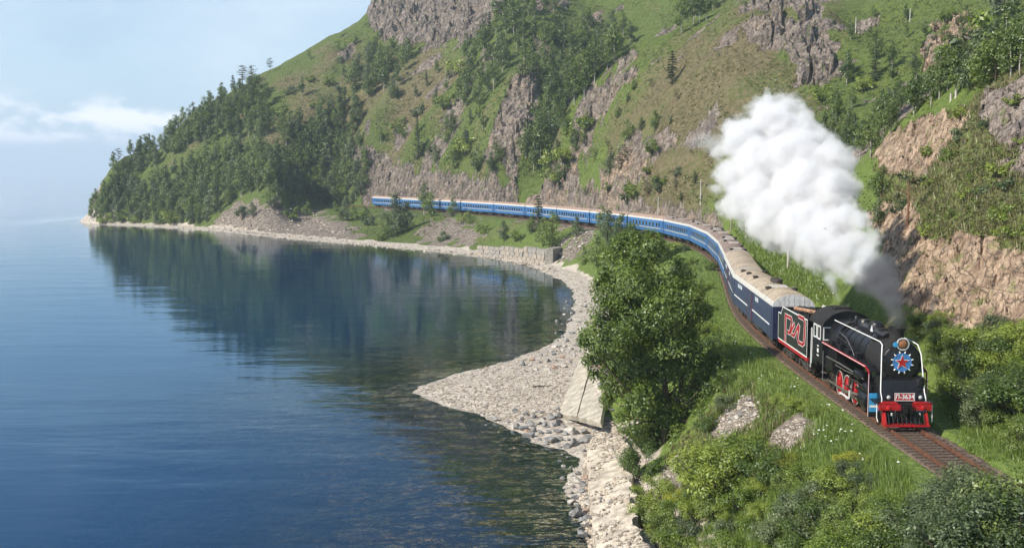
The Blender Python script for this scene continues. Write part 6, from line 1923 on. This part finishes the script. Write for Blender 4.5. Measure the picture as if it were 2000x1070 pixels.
# ------------------------------------------------------------------ masonry wall on the far side of the bay
MASON = [paint('masonry_grey', (0.27, 0.25, 0.225), 0.9, var=0.25, scale=1.5, bump=0.6, bscale=5), paint('masonry_warm', (0.33, 0.285, 0.235), 0.9, var=0.25, scale=1.5, bump=0.6, bscale=5), paint('masonry_pale', (0.42, 0.385, 0.33), 0.9, var=0.25, scale=1.5, bump=0.6, bscale=5)]
base = [on_z(930, 494, 0.6), on_z(975, 499, 0.6), on_z(1020, 506, 0.6), on_z(1062, 515, 0.6), on_z(1078, 511, 0.6), on_z(1118, 500, 0.6)]
wall = empty('retaining_wall', base[2])
tag(wall, 'old masonry retaining wall at the back of the far beach', 'wall')
core = MB(); blocks = 0
for i in range(len(base) - 1):
    a, b = Vector(base[i]), Vector(base[i + 1])
    d = (b - a); L = d.length; d.normalize(); n_ = Vector((-d.y, d.x, 0))
    if n_.dot(Vector((1, 2, 0))) < 0:
        n_ = -n_
    Ht = (2.0, 2.5, 3.2, 3.6, 3.4)[i]
    q = [a + n_ * 0.12, b + n_ * 0.12, b + n_ * 2.2, a + n_ * 2.2]
    core.add([v + Vector((0, 0, -1.2)) for v in q] + [v + Vector((0, 0, Ht - 0.12)) + (n_ * 0.5 if k < 2 else n_ * 0) for k, v in enumerate(q)], [(0, 1, 5, 4), (1, 2, 6, 5), (2, 3, 7, 6), (3, 0, 4, 7), (4, 5, 6, 7)])
    nb = max(2, int(L / 2.6)); nz = 3
    for jz in range(nz):
        for jx in range(nb):
            u0 = (jx + (0.5 if jz % 2 else 0) * 0.6) / nb; u1 = min(1.0, u0 + 1 / nb) - 0.02
            if u1 - u0 < 0.05:
                continue
            z0 = -0.6 + (Ht + 0.6) * jz / nz; z1 = -0.6 + (Ht + 0.6) * (jz + 1) / nz - 0.05
            pr = random.uniform(-0.04, 0.05)
            def pt(u, z, o):
                return a + d * (u * L) + n_ * (0.05 + 0.5 * max(0, z) / Ht + o) + Vector((0, 0, z)) - Vector(base[2])
            mb = MB()
            mb.add([pt(u0, z0, -pr - 0.12), pt(u1, z0, -pr - 0.12), pt(u1, z0, 0.5), pt(u0, z0, 0.5), pt(u0, z1, -pr - 0.12), pt(u1, z1, -pr - 0.12), pt(u1, z1, 0.5), pt(u0, z1, 0.5)], [(0, 3, 2, 1), (4, 5, 6, 7), (0, 1, 5, 4), (1, 2, 6, 5), (2, 3, 7, 6), (3, 0, 4, 7)])
            obj('stone_block', mb.mesh('stone_block', MASON[2] if i >= 3 else random.choice(MASON[:2]), False), wall); blocks += 1
co_ = core
co_.v = [tuple(Vector(v) - Vector(base[2])) for v in co_.v]
obj('wall_core', co_.mesh('wall_core', MASON[0], False), wall)

# ------------------------------------------------------------------ line-side poles and wires
POLE = paint('pole_concrete', (0.50, 0.47, 0.42), 0.85, var=0.2, scale=1.5, dirt=(0.22, 0.19, 0.16), dirt_amt=0.5)
POLEW = paint('pole_timber', (0.30, 0.26, 0.21), 0.85, var=0.25, scale=1.5)
IRON = paint('pole_iron', (0.035, 0.032, 0.032), 0.7)
INS = paint('insulator', (0.55, 0.58, 0.56), 0.25, dirt_amt=0.2)


def pole_at(px, top_py, off=6.5, smin=0):
    best = None
    for s_ in np.arange(smin, 420, 0.5):
        p_, d_ = track_at(s_)
        x, y = p_[0] + d_[1] * off, p_[1] - d_[0] * off
        if y < 20:
            continue
        e_ = abs(1000 + FPX * x / y * 1.0 - px)
        if best is None or e_ < best[0]:
            best = (e_, x, y, s_)
    _, x, y, s_ = best
    return x, y, gz(x, y), at(px, top_py, y)[2], s_


def make_pole(x, y, z0, z1, dirn, label, timber=False, twin=False):
    root = empty('line_pole', (x, y, z0 - 0.3), math.atan2(dirn[1], dirn[0]))
    tag(root, label, 'pole', 'line-side poles')
    h_ = z1 - z0 + 0.3
    obj('shaft', MB().tube([(0, 0, 0), (0, 0, h_ * 0.62), (0, 0, h_)], [0.16, 0.13, 0.10], 10).mesh('shaft', POLEW if timber else POLE), root)
    arm = obj('crossarm', MB().box(-0.06, 0.06, -0.95, 0.95, h_ - 0.75, h_ - 0.62).box(-0.05, 0.05, -0.55, 0.55, h_ - 1.05, h_ - 0.97).mesh('crossarm', IRON), root)
    for q in (-0.85, -0.45, 0.45, 0.85):
        obj('insulator', MB().lathe([(0.03, 0), (0.06, 0.05), (0.06, 0.1), (0.03, 0.17)], (0, q, h_ - 0.62), 'z', 8).mesh('insulator', INS), arm)
    return root, (x, y, z1 - 0.45)


tops = []
for i, (px, py, lab) in enumerate([(1286, 392, 'line pole behind the bright blue coaches'), (1367.5, 400, 'line pole at the bend behind the coaches'), (1428, 424, 'line pole right of the bend in the train'), (1457, 438, 'line pole just left of the steam plume'), (1484, 468, 'pale line pole beside the brown roofed coaches'), (1541, 505, 'line pole beside the first navy coach, partly in the plume')]):
    x, y, z0, z1, s_ = pole_at(px, py)
    z1 = max(z1, z0 + 5.0)
    _, d_ = track_at(s_)
    _, tp_ = make_pole(x, y, z0, z1, (d_[0], d_[1]), lab, i in (2,))
    tops.append((s_, tp_, d_))
p_, d_ = track_at(track_s_of_y(44)); x, y = p_[0] + d_[1] * 6.5, p_[1] - d_[0] * 6.5
_, tp_ = make_pole(x, y, gz(x, y), 16.6, (d_[0], d_[1]), 'line pole just outside the right edge of the view')
tops.append((0, tp_, d_))
tops.sort(key=lambda q: q[0])
for k in range(len(tops) - 1):
    for off in (-0.85, 0.85):
        pts = []
        a, b = tops[k], tops[k + 1]
        A = Vector(a[1]) + Vector((a[2][1], -a[2][0], 0)) * off; B = Vector(b[1]) + Vector((b[2][1], -b[2][0], 0)) * off
        for f in np.linspace(0, 1, 9):
            pts.append(A.lerp(B, f) - Vector((0, 0, 0.9 * 4 * f * (1 - f) * min(1, (B - A).length / 40))))
        tag(obj('overhead_wire', MB().tube(pts, 0.012, 5).mesh('overhead_wire', POLEW if off > 0 else IRON)), ('inner' if off < 0 else 'outer') + ' wire strung between ' + ('the first', 'the far', 'neighbouring', 'neighbouring', 'neighbouring', 'the first', 'the first')[k] + ' line-side poles', 'wire', 'wires of the line-side poles')
for px, py, tpy, lab in [(1671, 66, 34, 'bare timber pole on the green slope near the top'), (1777, 44, 17, 'bare pole high on the right slope'), (1867, 190, 168, 'short post on the crest of the near bluff'), (1857, 196, 182, 'shorter post beside the one on the bluff crest')]:
    p = hit(px, py)
    if p is None:
        continue
    h_ = at(px, tpy, p[1])[2] - p[2]
    tag(obj('timber_pole', MB().tube([(0, 0, -0.4), (0, 0, h_ * 0.5), (0.02, 0, h_)], [0.13, 0.11, 0.08], 8).mesh('timber_pole', POLE), None, p), lab, 'pole')
p = hit(1147, 452)
# ================================================================== smoke and steam
def puff_cloud(name, puffs, col, dens, label, nscale, edge, grain, rough=3.0, soft=0.7, srate=1.0, absorb=None):
    """closed billowing body filled with scattering vapour; puffs are (px, py, radius px, distance)"""
    C = []
    for px, py, rp_, Y in puffs:
        q = at(px, py, Y); C.append((q[0], q[1], q[2], rp_ * Y / FPX))
    import bmesh
    bm = bmesh.new()
    for x, y, z, r_ in C:
        b2 = bmesh.ops.create_icosphere(bm, subdivisions=3, radius=r_ * 1.22)
        for v in b2['verts']:
            v.co += Vector((x, y, z))
    me = bpy.data.meshes.new(name); bm.to_mesh(me); bm.free()
    o = obj(name, me)
    rm = o.modifiers.new('remesh', 'REMESH'); rm.mode = 'VOXEL'; rm.voxel_size = 0.28
    bpy.context.view_layer.update()
    me2 = bpy.data.meshes.new_from_object(o.evaluated_get(bpy.context.evaluated_depsgraph_get()))
    o.modifiers.clear(); o.data = me2; me2.name = name
    n = len(me2.vertices)
    co_ = np.empty(n * 3, np.float32); me2.vertices.foreach_get('co', co_); co_ = co_.reshape(-1, 3)
    no_ = np.empty(n * 3, np.float32); me2.vertices.foreach_get('normal', no_); no_ = no_.reshape(-1, 3)
    d = 0.0
    for k, (f, a) in enumerate(((0.45, 1.0), (1.0, 0.55), (2.1, 0.28))):
        f1_, _, _ = worley(co_[:, 0] * f * nscale, co_[:, 1] * f * nscale, co_[:, 2] * f * nscale, 70 + 5 * k)
        d = d + a * (0.55 - f1_)
    co_ = co_ + no_ * (d * edge * 0.5 + 0.15)[:, None]
    me2.vertices.foreach_set('co', np.ascontiguousarray(co_, np.float32).ravel()); me2.update()
    m = new_mat(name + '_vapour'); t = NT(m)
    pv_ = t.add('ShaderNodeVolumePrincipled')
    pv_.inputs['Color'].default_value = (*col, 1)
    pv_.inputs['Anisotropy'].default_value = 0.0
    if absorb:
        pv_.inputs['Absorption Color'].default_value = (*absorb, 1)
    pos = t.coord('Object')
    fld = None
    for x, y, z, r_ in C:                             # how deep inside the nearest puff
        dn = t.add('ShaderNodeVectorMath', operation='DISTANCE'); t.l.new(pos, dn.inputs[0]); dn.inputs[1].default_value = (x, y, z)
        q = t.math('SUBTRACT', r_ * 1.22, dn.outputs['Value'])
        fld = q if fld is None else t.math('MAXIMUM', fld, q)
    nz = t.noise(pos, grain, 5, 0.66)
    m.cycles.volume_step_rate = srate
    f2_ = t.math('ADD', fld, t.math('MULTIPLY', t.math('SUBTRACT', nz, 0.56), rough))
    t.set(pv_.inputs['Density'], t.rng(f2_, 0.0, soft, 0.0, dens))
    t.out(None, pv_.outputs[0])
    me2.materials.clear(); me2.materials.append(m)
    tag(o, label, 'smoke', kind='stuff')
    return o


WHITE_P = [(1668, 520, 34, 72), (1640, 498, 44, 75), (1605, 478, 52, 78), (1570, 448, 58, 82), (1625, 440, 46, 80), (1520, 425, 62, 86), (1470, 395, 52, 89), (1565, 385, 66, 86), (1620, 380, 52, 84), (1430, 345, 38, 92), (1490, 335, 62, 91), (1550, 320, 66, 90), (1615, 325, 50, 88), (1650, 315, 32, 87), (1455, 275, 46, 94), (1510, 262, 58, 95), (1560, 265, 46, 94), (1428, 250, 26, 96), (1490, 215, 34, 97), (1535, 212, 34, 97), (1565, 225, 26, 96), (1600, 285, 34, 92), (1425, 400, 28, 92), (1650, 370, 34, 85), (1665, 470, 38, 76), (1690, 490, 34, 72), (1655, 430, 36, 78), (1680, 440, 26, 76), (1694, 520, 34, 70), (1708, 470, 28, 72), (1660, 545, 26, 71), (1405, 300, 20, 96), (1400, 370, 18, 94)]
puff_cloud('steam_plume', WHITE_P, (0.965, 0.965, 0.97), 1.7, 'billowing white steam plume above the locomotive', 0.75, 0.6, 0.70, 3.6, 0.95, 0.32)
GREY_P = [(1753, 640, 12, 60.3), (1751, 626, 16, 60.5), (1748, 610, 20, 60.9), (1743, 592, 25, 61.5), (1735, 570, 31, 62.5), (1722, 548, 36, 64), (1708, 530, 30, 66), (1728, 520, 28, 65.5), (1690, 556, 26, 66)]
puff_cloud('coal_smoke', GREY_P, (0.27, 0.27, 0.29), 2.2, 'dark grey coal smoke rising from the chimney', 1.2, 0.2, 1.1, 1.1, 0.9, 0.6)
puff_cloud('steam_wisp', [(1640 - 1.1 * k - 0.05 * k * k, 597 - k * 4.6, 4 + 0.9 * k, 68.0 + 0.25 * k) for k in range(13)], (0.98, 0.98, 0.98), 1.3, 'thin white steam jet from the safety valves', 1.6, 0.05, 1.6, 0.5, 0.5)
puff_cloud('drifting_smoke', [(1405, 282, 28, 97), (1378, 277, 24, 99), (1352, 278, 18, 101), (1330, 282, 12, 103)], (0.9, 0.9, 0.92), 0.5, 'thin smoke drifting off the left of the plume', 0.9, 0.3, 0.8, 1.6, 1.4)
# ================================================================== air between the camera and the far things
m_hz = new_mat('lake_haze'); t = NT(m_hz)
pv_ = t.add('ShaderNodeVolumePrincipled')
pv_.inputs['Color'].default_value = (0.76, 0.89, 1.0, 1)
pv_.inputs['Density'].default_value = 0.00017
pv_.inputs['Anisotropy'].default_value = 0.1
t.out(None, pv_.outputs[0])
hz_me = MB().box(-11800, 9000, -150, 12500, -45, 330).mesh('haze', m_hz, False)
tag(obj('haze', hz_me), 'thin pale blue haze lying over the lake', 'haze', kind='stuff')
